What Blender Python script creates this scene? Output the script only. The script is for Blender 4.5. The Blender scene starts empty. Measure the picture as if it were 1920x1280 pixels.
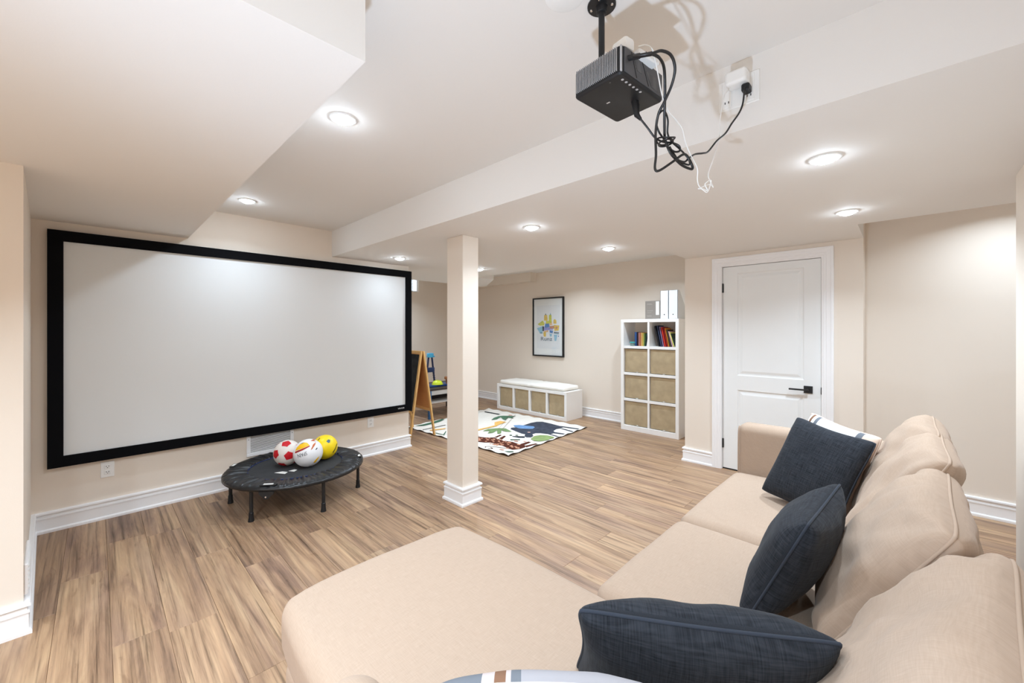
import bpy, bmesh, math, random
from mathutils import Vector, Matrix, noise

random.seed(7)
PI = math.pi
scene = bpy.context.scene
col = scene.collection
V = Vector

# ------------------------------------------------------------------ camera
YAW = math.atan2(733.5, 756.0)            # optical axis, turned left of +y
cd = bpy.data.cameras.new('camera')
cam = bpy.data.objects.new('camera', cd)
col.objects.link(cam)
cam.location = (0, 0, 1.384)
cam.rotation_euler = (PI / 2, 0, YAW)
cd.sensor_width = 36.0
cd.sensor_fit = 'HORIZONTAL'
cd.lens = 756.0 / 1920.0 * 36.0
cd.shift_y = -22.4 / 1920.0
cd.clip_start = 0.02
scene.camera = cam

# ------------------------------------------------------------------ world, exposure, lamps
world = bpy.data.worlds.new('world')
scene.world = world
world.use_nodes = True
world.node_tree.nodes['Background'].inputs[0].default_value = (0.75, 0.87, 1.0, 1)
world.node_tree.nodes['Background'].inputs[1].default_value = 3.0
vs = scene.view_settings
vs.view_transform = 'Standard'
vs.look = 'None'
vs.gamma = 1.0
vs.use_curve_mapping = False
vs.exposure = 0.74
scene.cycles.max_bounces = 16
scene.cycles.diffuse_bounces = 10
scene.cycles.sample_clamp_indirect = 8.0
scene.cycles.use_denoising = True
scene.cycles.caustics_reflective = False
scene.cycles.caustics_refractive = False

LAMP_W = 8.2          # one recessed downlight
LAMP_COL = (0.835, 1.0, 1.165)   # 4000 K LEDs as the camera's white balance renders them
LAMP_SPREAD = math.radians(140)
FLASH_W = 31.0        # the photographer's flash, held low and pointed at the ceiling (its shadow of the projector is in the photo)
fl = bpy.data.lights.new('camera_flash', 'SPOT')
fl.energy = FLASH_W
fl.color = (0.76, 1.0, 1.30)
fl.shadow_soft_size = 0.035
fl.spot_size = math.radians(150)
fl.spot_blend = 0.6
flo = bpy.data.objects.new('camera_flash', fl)
col.objects.link(flo)
flo.location = (-0.525, 0.155, 0.80)
flo.rotation_euler = V((0.12, 0.45, 1.0)).to_track_quat('-Z', 'Y').to_euler()

ZH, ZL = 2.39, 2.13    # high ceiling, dropped ceiling

# ------------------------------------------------------------------ materials
def srgb(r, g, b):
    f = lambda c: c / 12.92 if c <= 0.04045 else ((c + 0.055) / 1.055) ** 2.4
    return tuple(f(x / 255.0) for x in (r, g, b))

def mat(name, c, rough=0.6, spec=0.3, metal=0.0, bump=0.0, bscale=60.0, var=0.0, vscale=3.0, sheen=0.0, coords='Object', stretch=None):
    m = bpy.data.materials.new(name)
    m.use_nodes = True
    nt = m.node_tree
    b = nt.nodes['Principled BSDF']
    b.inputs['Base Color'].default_value = (*c, 1)
    b.inputs['Roughness'].default_value = rough
    b.inputs['Specular IOR Level'].default_value = spec
    b.inputs['Metallic'].default_value = metal
    if sheen:
        b.inputs['Sheen Weight'].default_value = sheen
        b.inputs['Sheen Roughness'].default_value = 0.5
    if bump or var:
        tc = nt.nodes.new('ShaderNodeTexCoord')
        src = tc.outputs[coords]
        if stretch:
            mp = nt.nodes.new('ShaderNodeMapping')
            mp.inputs['Scale'].default_value = stretch
            nt.links.new(src, mp.inputs['Vector'])
            src = mp.outputs['Vector']
    if bump:
        n = nt.nodes.new('ShaderNodeTexNoise')
        n.inputs['Scale'].default_value = bscale
        n.inputs['Detail'].default_value = 4
        nt.links.new(src, n.inputs['Vector'])
        bp = nt.nodes.new('ShaderNodeBump')
        bp.inputs['Strength'].default_value = bump
        bp.inputs['Distance'].default_value = 0.004
        nt.links.new(n.outputs['Fac'], bp.inputs['Height'])
        nt.links.new(bp.outputs['Normal'], b.inputs['Normal'])
    if var:
        n2 = nt.nodes.new('ShaderNodeTexNoise')
        n2.inputs['Scale'].default_value = vscale
        n2.inputs['Detail'].default_value = 5
        nt.links.new(src, n2.inputs['Vector'])
        mr = nt.nodes.new('ShaderNodeMapRange')
        mr.inputs['From Min'].default_value = 0.3
        mr.inputs['From Max'].default_value = 0.7
        mr.inputs['To Min'].default_value = 1 - var
        mr.inputs['To Max'].default_value = 1 + var
        nt.links.new(n2.outputs['Fac'], mr.inputs['Value'])
        vm = nt.nodes.new('ShaderNodeVectorMath')
        vm.operation = 'SCALE'
        vm.inputs[0].default_value = c
        nt.links.new(mr.outputs['Result'], vm.inputs['Scale'])
        nt.links.new(vm.outputs['Vector'], b.inputs['Base Color'])
    return m

def emis(name, c, s):
    m = bpy.data.materials.new(name)
    m.use_nodes = True
    b = m.node_tree.nodes['Principled BSDF']
    b.inputs['Base Color'].default_value = (*c, 1)
    b.inputs['Emission Color'].default_value = (*c, 1)
    b.inputs['Emission Strength'].default_value = s
    return m

def fabric(name, c1, c2, warp=260.0, rough=0.95, bump=0.25, slub=0.5, sheen=0.15):
    """woven cloth: fine crossing threads with slubs, two thread colours"""
    m = bpy.data.materials.new(name)
    m.use_nodes = True
    nt = m.node_tree
    N, L = nt.nodes, nt.links
    b = N['Principled BSDF']
    b.inputs['Roughness'].default_value = rough
    b.inputs['Specular IOR Level'].default_value = 0.12
    b.inputs['Sheen Weight'].default_value = sheen
    tc = N.new('ShaderNodeTexCoord')
    outs = []
    for sc in ((warp * 0.06, warp, warp * 0.5), (warp, warp * 0.06, warp * 0.06)):
        mp = N.new('ShaderNodeMapping')
        mp.inputs['Scale'].default_value = sc
        L.new(tc.outputs['UV'], mp.inputs['Vector'])
        n = N.new('ShaderNodeTexNoise')
        n.inputs['Scale'].default_value = 1.0
        n.inputs['Detail'].default_value = 2
        L.new(mp.outputs['Vector'], n.inputs['Vector'])
        outs.append(n.outputs['Fac'])
    ad = N.new('ShaderNodeMath'); ad.operation = 'ADD'
    L.new(outs[0], ad.inputs[0]); L.new(outs[1], ad.inputs[1])
    mr = N.new('ShaderNodeMapRange')
    mr.inputs['From Min'].default_value = 1 - slub * 0.5
    mr.inputs['From Max'].default_value = 1 + slub * 0.5
    L.new(ad.outputs[0], mr.inputs['Value'])
    mx = N.new('ShaderNodeMix'); mx.data_type = 'RGBA'
    mx.inputs[6].default_value = (*c1, 1); mx.inputs[7].default_value = (*c2, 1)
    L.new(mr.outputs['Result'], mx.inputs[0])
    L.new(mx.outputs[2], b.inputs['Base Color'])
    bp = N.new('ShaderNodeBump')
    bp.inputs['Strength'].default_value = bump
    bp.inputs['Distance'].default_value = 0.001
    L.new(ad.outputs[0], bp.inputs['Height'])
    L.new(bp.outputs['Normal'], b.inputs['Normal'])
    return m

def wood_floor():
    m = bpy.data.materials.new('laminate_oak')
    m.use_nodes = True
    nt = m.node_tree
    N, L = nt.nodes, nt.links
    b = N['Principled BSDF']
    tc = N.new('ShaderNodeTexCoord')
    oi = N.new('ShaderNodeObjectInfo')
    cx = N.new('ShaderNodeCombineXYZ')
    for i, k in enumerate((41.0, 17.0, 9.0)):
        ml = N.new('ShaderNodeMath'); ml.operation = 'MULTIPLY'
        ml.inputs[1].default_value = k
        L.new(oi.outputs['Random'], ml.inputs[0])
        L.new(ml.outputs[0], cx.inputs[i])
    ad = N.new('ShaderNodeVectorMath'); ad.operation = 'ADD'
    L.new(tc.outputs['Object'], ad.inputs[0]); L.new(cx.outputs[0], ad.inputs[1])
    def nz(scale, detail=4, dist=0.0, rough=0.55):
        mp = N.new('ShaderNodeMapping')
        mp.inputs['Scale'].default_value = scale
        L.new(ad.outputs[0], mp.inputs['Vector'])
        n = N.new('ShaderNodeTexNoise')
        n.inputs['Scale'].default_value = 1.0
        n.inputs['Detail'].default_value = detail
        n.inputs['Roughness'].default_value = rough
        n.inputs['Distortion'].default_value = dist
        L.new(mp.outputs[0], n.inputs['Vector'])
        return n.outputs['Fac']
    def ramp(fac, stops):
        r = N.new('ShaderNodeValToRGB')
        e = r.color_ramp.elements
        while len(e) < len(stops): e.new(0.5)
        for q, (p, c) in zip(e, stops):
            q.position = p; q.color = (*c, 1)
        L.new(fac, r.inputs[0])
        return r.outputs[0]
    broad = nz((1.1, 12.0, 1.0), 5, 1.0, 0.6)
    base = ramp(broad, [(0.30, srgb(104, 78, 62)), (0.41, srgb(148, 117, 94)), (0.52, srgb(180, 148, 119)), (0.66, srgb(206, 176, 142))])
    tint = ramp(nz((0.9, 6.0, 1.0), 2, 0.8), [(0.36, srgb(158, 132, 118)), (0.52, srgb(180, 150, 123)), (0.66, srgb(188, 156, 124))])
    mx = N.new('ShaderNodeMix'); mx.data_type = 'RGBA'; mx.inputs[0].default_value = 0.42
    L.new(base, mx.inputs[6]); L.new(tint, mx.inputs[7])
    fine = ramp(nz((1.1, 52.0, 1.0), 5, 0.25, 0.7), [(0.32, (0.30, 0.26, 0.22)), (0.45, (0.84, 0.79, 0.73)), (0.54, (1.06, 1.01, 0.94)), (0.70, (1.28, 1.22, 1.12))])
    m2 = N.new('ShaderNodeMix'); m2.data_type = 'RGBA'; m2.blend_type = 'MULTIPLY'; m2.inputs[0].default_value = 0.9
    L.new(mx.outputs[2], m2.inputs[6]); L.new(fine, m2.inputs[7])
    # knots and cathedral figure
    knot = ramp(nz((1.7, 8.0, 1.0), 3, 4.0), [(0.25, (0.62, 0.57, 0.54)), (0.37, (1.0, 1.0, 1.0))])
    m3 = N.new('ShaderNodeMix'); m3.data_type = 'RGBA'; m3.blend_type = 'MULTIPLY'; m3.inputs[0].default_value = 0.75
    L.new(m2.outputs[2], m3.inputs[6]); L.new(knot, m3.inputs[7])
    # each plank a little lighter or darker
    mr = N.new('ShaderNodeMapRange')
    mr.inputs['To Min'].default_value = 0.70; mr.inputs['To Max'].default_value = 0.84
    L.new(oi.outputs['Random'], mr.inputs['Value'])
    vm = N.new('ShaderNodeVectorMath'); vm.operation = 'SCALE'
    L.new(m3.outputs[2], vm.inputs[0]); L.new(mr.outputs[0], vm.inputs['Scale'])
    L.new(vm.outputs[0], b.inputs['Base Color'])
    b.inputs['Roughness'].default_value = 0.42
    b.inputs['Specular IOR Level'].default_value = 0.35
    bp = N.new('ShaderNodeBump'); bp.inputs['Strength'].default_value = 0.12; bp.inputs['Distance'].default_value = 0.001
    L.new(fine, bp.inputs['Height']); L.new(bp.outputs[0], b.inputs['Normal'])
    return m

def perforated(name, c, hole, scale):
    """sheet with a fine grid of punched holes"""
    m = bpy.data.materials.new(name)
    m.use_nodes = True
    nt = m.node_tree; N, L = nt.nodes, nt.links
    b = N['Principled BSDF']
    b.inputs['Roughness'].default_value = 0.5
    tc = N.new('ShaderNodeTexCoord')
    vo = N.new('ShaderNodeTexVoronoi')
    vo.inputs['Scale'].default_value = scale
    vo.inputs['Randomness'].default_value = 0.0
    L.new(tc.outputs['Object'], vo.inputs['Vector'])
    r = N.new('ShaderNodeValToRGB')
    r.color_ramp.elements[0].position = 0.34; r.color_ramp.elements[0].color = (*hole, 1)
    r.color_ramp.elements[1].position = 0.40; r.color_ramp.elements[1].color = (*c, 1)
    L.new(vo.outputs['Distance'], r.inputs[0])
    L.new(r.outputs[0], b.inputs['Base Color'])
    return m

M = {}
M['wall'] = mat('wall_paint', srgb(226, 215, 202), 0.75, 0.2, bump=0.05, bscale=220)
M['ceil'] = mat('ceiling_paint', srgb(229, 226, 222), 0.8, 0.15, bump=0.05, bscale=180)
M['trim'] = mat('white_trim_paint', srgb(236, 235, 235), 0.4, 0.4, var=0.01, vscale=4)
M['door'] = mat('white_door_paint', srgb(229, 230, 229), 0.42, 0.4, var=0.01, vscale=4)
M['floor'] = wood_floor()
M['subfloor'] = mat('dark_plank_joint', srgb(104, 82, 66), 0.9, 0.1, var=0.1, vscale=9)
M['black_metal'] = mat('black_metal', (0.012, 0.012, 0.013), 0.45, 0.4, bump=0.05, bscale=200)
M['black_velvet'] = mat('black_velvet', (0.006, 0.006, 0.007), 0.95, 0.05, bump=0.1, bscale=500)
M['black_plastic'] = mat('black_plastic', (0.011, 0.011, 0.012), 0.5, 0.35, bump=0.08, bscale=600)
M['black_cable'] = mat('black_cable', (0.010, 0.010, 0.011), 0.32, 0.5, var=0.05)
M['white_plastic'] = mat('white_plastic', srgb(236, 236, 234), 0.35, 0.4, var=0.01)
M['white_cable'] = mat('white_cable', srgb(238, 238, 236), 0.4, 0.4, var=0.01)
M['dark_slot'] = mat('dark_slot', (0.02, 0.02, 0.02), 0.8, 0.1, var=0.05)
M['screen'] = mat('projection_fabric', srgb(224, 226, 226), 0.85, 0.08, bump=0.03, bscale=900)
M['lamp'] = emis('lamp_diffuser', (0.85, 1.0, 1.15), 75.0)
M['sofa'] = fabric('cream_velour', srgb(165, 143, 124), srgb(179, 157, 138), warp=420, bump=0.12, slub=0.9, sheen=0.08)
M['navy'] = fabric('charcoal_navy_linen', srgb(21, 23, 27), srgb(56, 59, 65), warp=300, bump=0.5, slub=0.85, sheen=0.05)
M['navy_piping'] = fabric('charcoal_navy_piping', srgb(32, 36, 43), srgb(66, 71, 81), warp=300, bump=0.5, slub=0.85, sheen=0.05)
M['shelf'] = mat('white_foil_board', srgb(238, 236, 233), 0.38, 0.35, var=0.008)
M['bin'] = mat('tan_canvas', srgb(176, 158, 128), 0.95, 0.1, bump=0.3, bscale=420, var=0.10, vscale=11)
M['bin_handle'] = mat('steel_loop', srgb(205, 200, 190), 0.35, 0.5, metal=0.6, var=0.02)
M['cotton'] = mat('white_cotton', srgb(240, 236, 228), 0.95, 0.1, bump=0.2, bscale=300, var=0.015)
M['pine'] = mat('pine_wood', srgb(214, 170, 108), 0.5, 0.3, var=0.12, vscale=5, stretch=(14, 14, 1.2))
M['hardboard'] = mat('tan_hardboard', srgb(196, 142, 88), 0.6, 0.25, var=0.08, vscale=6)
M['chalk'] = mat('chalkboard_black', (0.03, 0.032, 0.035), 0.8, 0.1, var=0.5, vscale=9)
M['blue'] = mat('blue_plastic', srgb(22, 66, 124), 0.4, 0.4, var=0.04)
M['blue_dark'] = mat('dark_blue_plastic', srgb(20, 44, 88), 0.4, 0.4, var=0.05)
M['cyan'] = mat('light_blue_plastic', srgb(68, 170, 214), 0.4, 0.4, var=0.03)
M['steelblue'] = mat('slate_blue_paint', srgb(52, 92, 132), 0.5, 0.3, var=0.05)
M['lime'] = mat('lime_plastic', srgb(208, 226, 52), 0.4, 0.4, var=0.05)
M['espresso'] = mat('espresso_board', srgb(58, 48, 44), 0.5, 0.3, var=0.1, vscale=8)
M['greyboard'] = mat('pale_grey_board', srgb(188, 182, 176), 0.5, 0.3, var=0.02)
M['brown'] = mat('brown_toy', srgb(150, 98, 60), 0.6, 0.3, var=0.1, vscale=20)
M['tramp_mat'] = mat('trampoline_mesh', (0.040, 0.041, 0.043), 0.75, 0.2, bump=0.3, bscale=900, var=0.12, vscale=30)
M['tramp_skirt'] = mat('trampoline_nylon', (0.009, 0.009, 0.010), 0.34, 0.5, bump=0.1, bscale=80)
M['tramp_blue'] = mat('blue_piping', srgb(40, 52, 92), 0.6, 0.3, var=0.05)
M['chrome'] = mat('chrome', (0.75, 0.75, 0.75), 0.22, 0.5, metal=1.0, var=0.02)
M['paper'] = mat('paper_white', srgb(226, 224, 218), 0.8, 0.1, var=0.02)
M['ball_white'] = mat('ball_offwhite', srgb(226, 218, 210), 0.55, 0.3, bump=0.1, bscale=300)
M['ball_red'] = mat('ball_red', srgb(196, 22, 34), 0.5, 0.3, bump=0.1, bscale=300)
M['ball_clean'] = mat('ball_white', srgb(236, 236, 238), 0.4, 0.4, bump=0.05, bscale=300)
M['yellow'] = mat('ball_yellow', srgb(250, 216, 24), 0.4, 0.4, var=0.03)
M['flag_yellow'] = mat('print_yellow', srgb(246, 190, 20), 0.4, 0.4, var=0.03)
M['flag_red'] = mat('print_dark_red', srgb(164, 40, 26), 0.4, 0.4, var=0.04)
M['print_orange'] = mat('print_orange', srgb(196, 106, 64), 0.4, 0.4, var=0.04)
M['print_black'] = mat('print_black', (0.02, 0.02, 0.025), 0.5, 0.3, var=0.04)
M['print_blue'] = mat('print_steel_blue', srgb(76, 108, 132), 0.5, 0.3, var=0.05)
def pane_glass(name, tint):
    """thin clear pane: lets light straight through, with a faint reflection"""
    m = bpy.data.materials.new(name); m.use_nodes = True
    nt = m.node_tree; N, L = nt.nodes, nt.links
    N.remove(N['Principled BSDF'])
    tr = N.new('ShaderNodeBsdfTransparent'); tr.inputs[0].default_value = (*tint, 1)
    gl_ = N.new('ShaderNodeBsdfGlossy'); gl_.inputs['Roughness'].default_value = .03
    mx = N.new('ShaderNodeMixShader')
    mx.inputs[0].default_value = .04; L.new(tr.outputs[0], mx.inputs[1]); L.new(gl_.outputs[0], mx.inputs[2])
    L.new(mx.outputs[0], N['Material Output'].inputs[0])
    return m
M['glass'] = pane_glass('window_glass', (.93, .97, 1.0))
M['brushed'] = mat('brushed_steel_grey', srgb(120, 120, 122), 0.35, 0.5, metal=0.9, var=0.05)
M['proj_side'] = mat('graphite_plastic', srgb(84, 84, 87), 0.5, 0.35, var=0.05)
M['proj_mesh'] = perforated('perforated_graphite', srgb(88, 88, 90), (0.005, 0.005, 0.005), 260)
M['fin'] = mat('anodised_fin', srgb(176, 176, 178), 0.35, 0.5, metal=0.1, var=0.03)
M['grille_grey'] = mat('grille_grey', srgb(138, 136, 134), 0.7, 0.2, var=0.03)
M['button'] = mat('grey_button', srgb(176, 174, 174), 0.4, 0.4, var=0.02)

# ------------------------------------------------------------------ mesh building
class MB:
    def __init__(s):
        s.v, s.f, s.mi, s.uv = [], [], [], {}
        s.cur = 0
    def add(s, verts, faces, uvs=None):
        o = len(s.v)
        s.v += [tuple(p) for p in verts]
        for f in faces:
            s.f.append([i + o for i in f]); s.mi.append(s.cur)
        if uvs:
            for i, t in enumerate(uvs): s.uv[o + i] = t
        return s
    def box(s, x0, x1, y0, y1, z0, z1, bev=0.0, R=None):
        """axis box with chamfered edges; R = optional matrix"""
        if bev <= 0:
            vs_ = [(x, y, z) for z in (z0, z1) for y in (y0, y1) for x in (x0, x1)]
            fs = [(0, 2, 3, 1), (4, 5, 7, 6), (0, 1, 5, 4), (2, 6, 7, 3), (0, 4, 6, 2), (1, 3, 7, 5)]
        else:
            b = min(bev, (x1 - x0) * .49, (y1 - y0) * .49, (z1 - z0) * .49)
            bm = bmesh.new()
            bmesh.ops.create_cube(bm, size=1.0)
            for q in bm.verts:
                q.co = V(((x0 + x1) / 2 + q.co.x * (x1 - x0), (y0 + y1) / 2 + q.co.y * (y1 - y0), (z0 + z1) / 2 + q.co.z * (z1 - z0)))
            bmesh.ops.bevel(bm, geom=bm.edges[:], offset=b, segments=2 if b > 0.004 else 1, profile=0.5, affect='EDGES')
            bm.verts.index_update()
            vs_ = [q.co.copy() for q in bm.verts]
            fs = [[q.index for q in f.verts] for f in bm.faces]
            bm.free()
        if R is not None: vs_ = [R @ V(p) for p in vs_]
        return s.add(vs_, fs)
    def prism(s, poly, z0, z1, R=None):
        n = len(poly)
        a = sum(poly[i][0] * poly[(i + 1) % n][1] - poly[(i + 1) % n][0] * poly[i][1] for i in range(n))
        if a < 0: poly = poly[::-1]
        vs_ = [(p[0], p[1], z0) for p in poly] + [(p[0], p[1], z1) for p in poly]
        fs = [list(range(n - 1, -1, -1)), list(range(n, 2 * n))] + [[i, (i + 1) % n, n + (i + 1) % n, n + i] for i in range(n)]
        if R is not None: vs_ = [R @ V(p) for p in vs_]
        return s.add(vs_, fs)
    def lathe(s, prof, c=(0, 0, 0), segs=32, R=None):
        """prof: (r, z) list, revolved about z at c"""
        vs_, fs = [], []
        n = len(prof)
        for r, z in prof:
            for k in range(segs):
                a = 2 * PI * k / segs
                p = V((r * math.cos(a), r * math.sin(a), z))
                if R is not None: p = R @ p
                vs_.append(p + V(c))
        for i in range(n - 1):
            for k in range(segs):
                k2 = (k + 1) % segs
                fs.append([i * segs + k, i * segs + k2, (i + 1) * segs + k2, (i + 1) * segs + k])
        if prof[0][0] > 1e-6: fs.append(list(range(segs - 1, -1, -1)))
        if prof[-1][0] > 1e-6: fs.append([(n - 1) * segs + k for k in range(segs)])
        return s.add(vs_, fs)
    def tube(s, pts, r, segs=8, closed=False, caps=True):
        pts = [V(p) for p in pts]
        n = len(pts)
        rr = r if isinstance(r, (list, tuple)) else [r] * n
        tang = []
        for i in range(n):
            if closed: t = pts[(i + 1) % n] - pts[(i - 1) % n]
            else: t = pts[min(i + 1, n - 1)] - pts[max(i - 1, 0)]
            tang.append(t.normalized() if t.length > 1e-9 else V((0, 0, 1)))
        up = V((0, 0, 1)) if abs(tang[0].z) < 0.9 else V((1, 0, 0))
        u = (up - tang[0] * up.dot(tang[0])).normalized()
        vs_, fs = [], []
        for i in range(n):
            u = u - tang[i] * u.dot(tang[i])
            u = u.normalized() if u.length > 1e-6 else tang[i].orthogonal().normalized()
            w = tang[i].cross(u)
            for k in range(segs):
                a = 2 * PI * k / segs
                vs_.append(pts[i] + (u * math.cos(a) + w * math.sin(a)) * rr[i])
        for i in range(n if closed else n - 1):
            j = (i + 1) % n
            for k in range(segs):
                k2 = (k + 1) % segs
                fs.append([i * segs + k, i * segs + k2, j * segs + k2, j * segs + k])
        if caps and not closed:
            fs.append(list(range(segs - 1, -1, -1)))
            fs.append([(n - 1) * segs + k for k in range(segs)])
        return s.add(vs_, fs)
    def sweep(s, path, N, prof, closed=False):
        """mitred sweep: prof = (a, b), a along the in-plane left normal, b along N"""
        N = V(N); path = [V(p) for p in path]
        n, m = len(path), len(prof)
        vs_, fs = [], []
        for i in range(n):
            d0 = (path[i] - path[i - 1]).normalized() if (i > 0 or closed) else None
            d1 = (path[(i + 1) % n] - path[i]).normalized() if (i < n - 1 or closed) else None
            l0 = N.cross(d0) if d0 else None
            l1 = N.cross(d1) if d1 else None
            if l0 is None: o = l1
            elif l1 is None: o = l0
            else:
                o = l0 + l1
                o = o / max(o.dot(l0), 1e-6)
            for a, b in prof: vs_.append(path[i] + o * a + N * b)
        for i in range(n if closed else n - 1):
            j = (i + 1) % n
            for k in range(m - 1):
                fs.append([i * m + k, j * m + k, j * m + k + 1, i * m + k + 1])
        if not closed:
            fs.append(list(range(m))); fs.append([(n - 1) * m + k for k in range(m - 1, -1, -1)])
        return s.add(vs_, fs)
    def build(s, name, m, parent=None, smooth=True, angle=35, fix=True):
        me = bpy.data.meshes.new(name)
        me.from_pydata(s.v, [], s.f)
        for x in (m if isinstance(m, (list, tuple)) else [m]): me.materials.append(x)
        if isinstance(m, (list, tuple)):
            for p, i in zip(me.polygons, s.mi): p.material_index = i
        if s.uv:
            ul = me.uv_layers.new(name='UVMap')
            for lp in me.loops: ul.data[lp.index].uv = s.uv.get(lp.vertex_index, (0, 0))
        if fix:
            bm = bmesh.new(); bm.from_mesh(me)
            bmesh.ops.recalc_face_normals(bm, faces=bm.faces[:])
            bm.to_mesh(me); bm.free()
        if smooth:
            for p in me.polygons: p.use_smooth = True
            me.set_sharp_from_angle(angle=math.radians(angle))
        me.update()
        o = bpy.data.objects.new(name, me)
        col.objects.link(o)
        if parent is not None:
            o.parent = parent
            bpy_inv(o, parent)
        return o

def world_loc(o):
    p = V(o.location)
    while o.parent is not None:
        o = o.parent
        if o.type == 'EMPTY': p = p + V(o.location)
    return p
def bpy_inv(o, parent):
    """meshes are written in world coordinates; undo the parent's translation"""
    o.matrix_parent_inverse = Matrix.Translation(-V(parent.get('_w', (0, 0, 0)))) if '_w' in parent else Matrix.Identity(4)

def thing(name, label, cat, loc=(0, 0, 0), group=None):
    o = bpy.data.objects.new(name, None)
    col.objects.link(o)
    o.location = loc
    o.empty_display_size = 0.05
    o['_w'] = tuple(float(x) for x in loc)
    o['label'] = label; o['category'] = cat
    if group: o['group'] = group
    return o
def tag(o, label, cat, group=None):
    o['label'] = label; o['category'] = cat
    if group: o['group'] = group
    return o
def struct(o):
    o['kind'] = 'structure'
    return o
def dup(root, delta, label, group=None):
    """copy of a thing with its parts and sub-parts, moved by delta"""
    r = root.copy(); col.objects.link(r)
    r.location = V(root.location) + V(delta)
    r['label'] = label
    if group: r['group'] = group
    for ch in list(root.children):
        c = ch.copy(); col.objects.link(c); c.parent = r
        for g in list(ch.children):
            d = g.copy(); col.objects.link(d); d.parent = c
    return r

def spline(pts, per=6, closed=False):
    pts = [V(p) for p in pts]
    n = len(pts); out = []
    rng = range(n if closed else n - 1)
    for i in rng:
        if closed: a, b, c, d = pts[(i - 1) % n], pts[i], pts[(i + 1) % n], pts[(i + 2) % n]
        else: a, b, c, d = pts[max(i - 1, 0)], pts[i], pts[i + 1], pts[min(i + 2, n - 1)]
        for k in range(per):
            t = k / per
            out.append(0.5 * ((2 * b) + (c - a) * t + (2 * a - 5 * b + 4 * c - d) * t * t + (3 * b - a - 3 * c + d) * t ** 3))
    if not closed: out.append(pts[-1])
    return out

def soft_box(x0, x1, y0, y1, z0, z1, r, crown=0.0, side=0.0, seed=0, rough=0.0, lump=None):
    """upholstered box: rounded edges, slightly crowned top and puffed sides"""
    lo, hi = V((x0, y0, z0)), V((x1, y1, z1))
    size = hi - lo
    r = min(r, size.x * .49, size.y * .49, size.z * .49)
    def ticks(L):
        t = [r * (1 - math.tan(PI / 4 * (1 - k / 5.0))) for k in range(6)]
        n = max(3, int((L - 2 * r) / 0.05))
        mid = [r + (L - 2 * r) * k / n for k in range(1, n)]
        return t + mid + [L - q for q in t[::-1]]
    T = [ticks(size.x), ticks(size.y), ticks(size.z)]
    idx, vs_, fs, uvs = {}, [], [], []
    def vert(p, uv):
        k = tuple(round(c, 6) for c in p)
        if k in idx: return idx[k]
        q = V([min(max(p[i], r), size[i] - r) for i in range(3)])
        d = V(p) - q
        w = q + d.normalized() * r if d.length > 1e-9 else V(p)
        un = [2 * w[i] / size[i] - 1 for i in range(3)]
        if crown and un[2] > 0: w.z += crown * (1 - un[0] ** 4) * (1 - un[1] ** 4) * un[2]
        if side:
            w.x += side * (1 - un[1] ** 4) * (1 - un[2] ** 4) * un[0]
            w.y += side * (1 - un[0] ** 4) * (1 - un[2] ** 4) * un[1]
        if rough:
            w += V(noise.noise_vector(V((w.x * 3.1 + seed, w.y * 3.1, w.z * 3.1)))) * rough
            w += V(noise.noise_vector(V((w.x * 9 + seed, w.y * 9, w.z * 9)))) * rough * 0.3
        if lump: w = lump(w)
        idx[k] = len(vs_); vs_.append(w + lo); uvs.append(uv)
        return idx[k]
    for ax in range(3):
        a, b = [(1, 2), (0, 2), (0, 1)][ax]
        for c in (0.0, size[ax]):
            for i in range(len(T[a]) - 1):
                for j in range(len(T[b]) - 1):
                    q = []
                    for (s_, t_) in ((i, j), (i + 1, j), (i + 1, j + 1), (i, j + 1)):
                        p = [0, 0, 0]; p[ax] = c; p[a] = T[a][s_]; p[b] = T[b][t_]
                        q.append(vert(p, (p[0] + p[2] * .7, p[1] + p[2])))
                    if len(set(q)) == 4: fs.append(q)
    return vs_, fs, uvs

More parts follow.
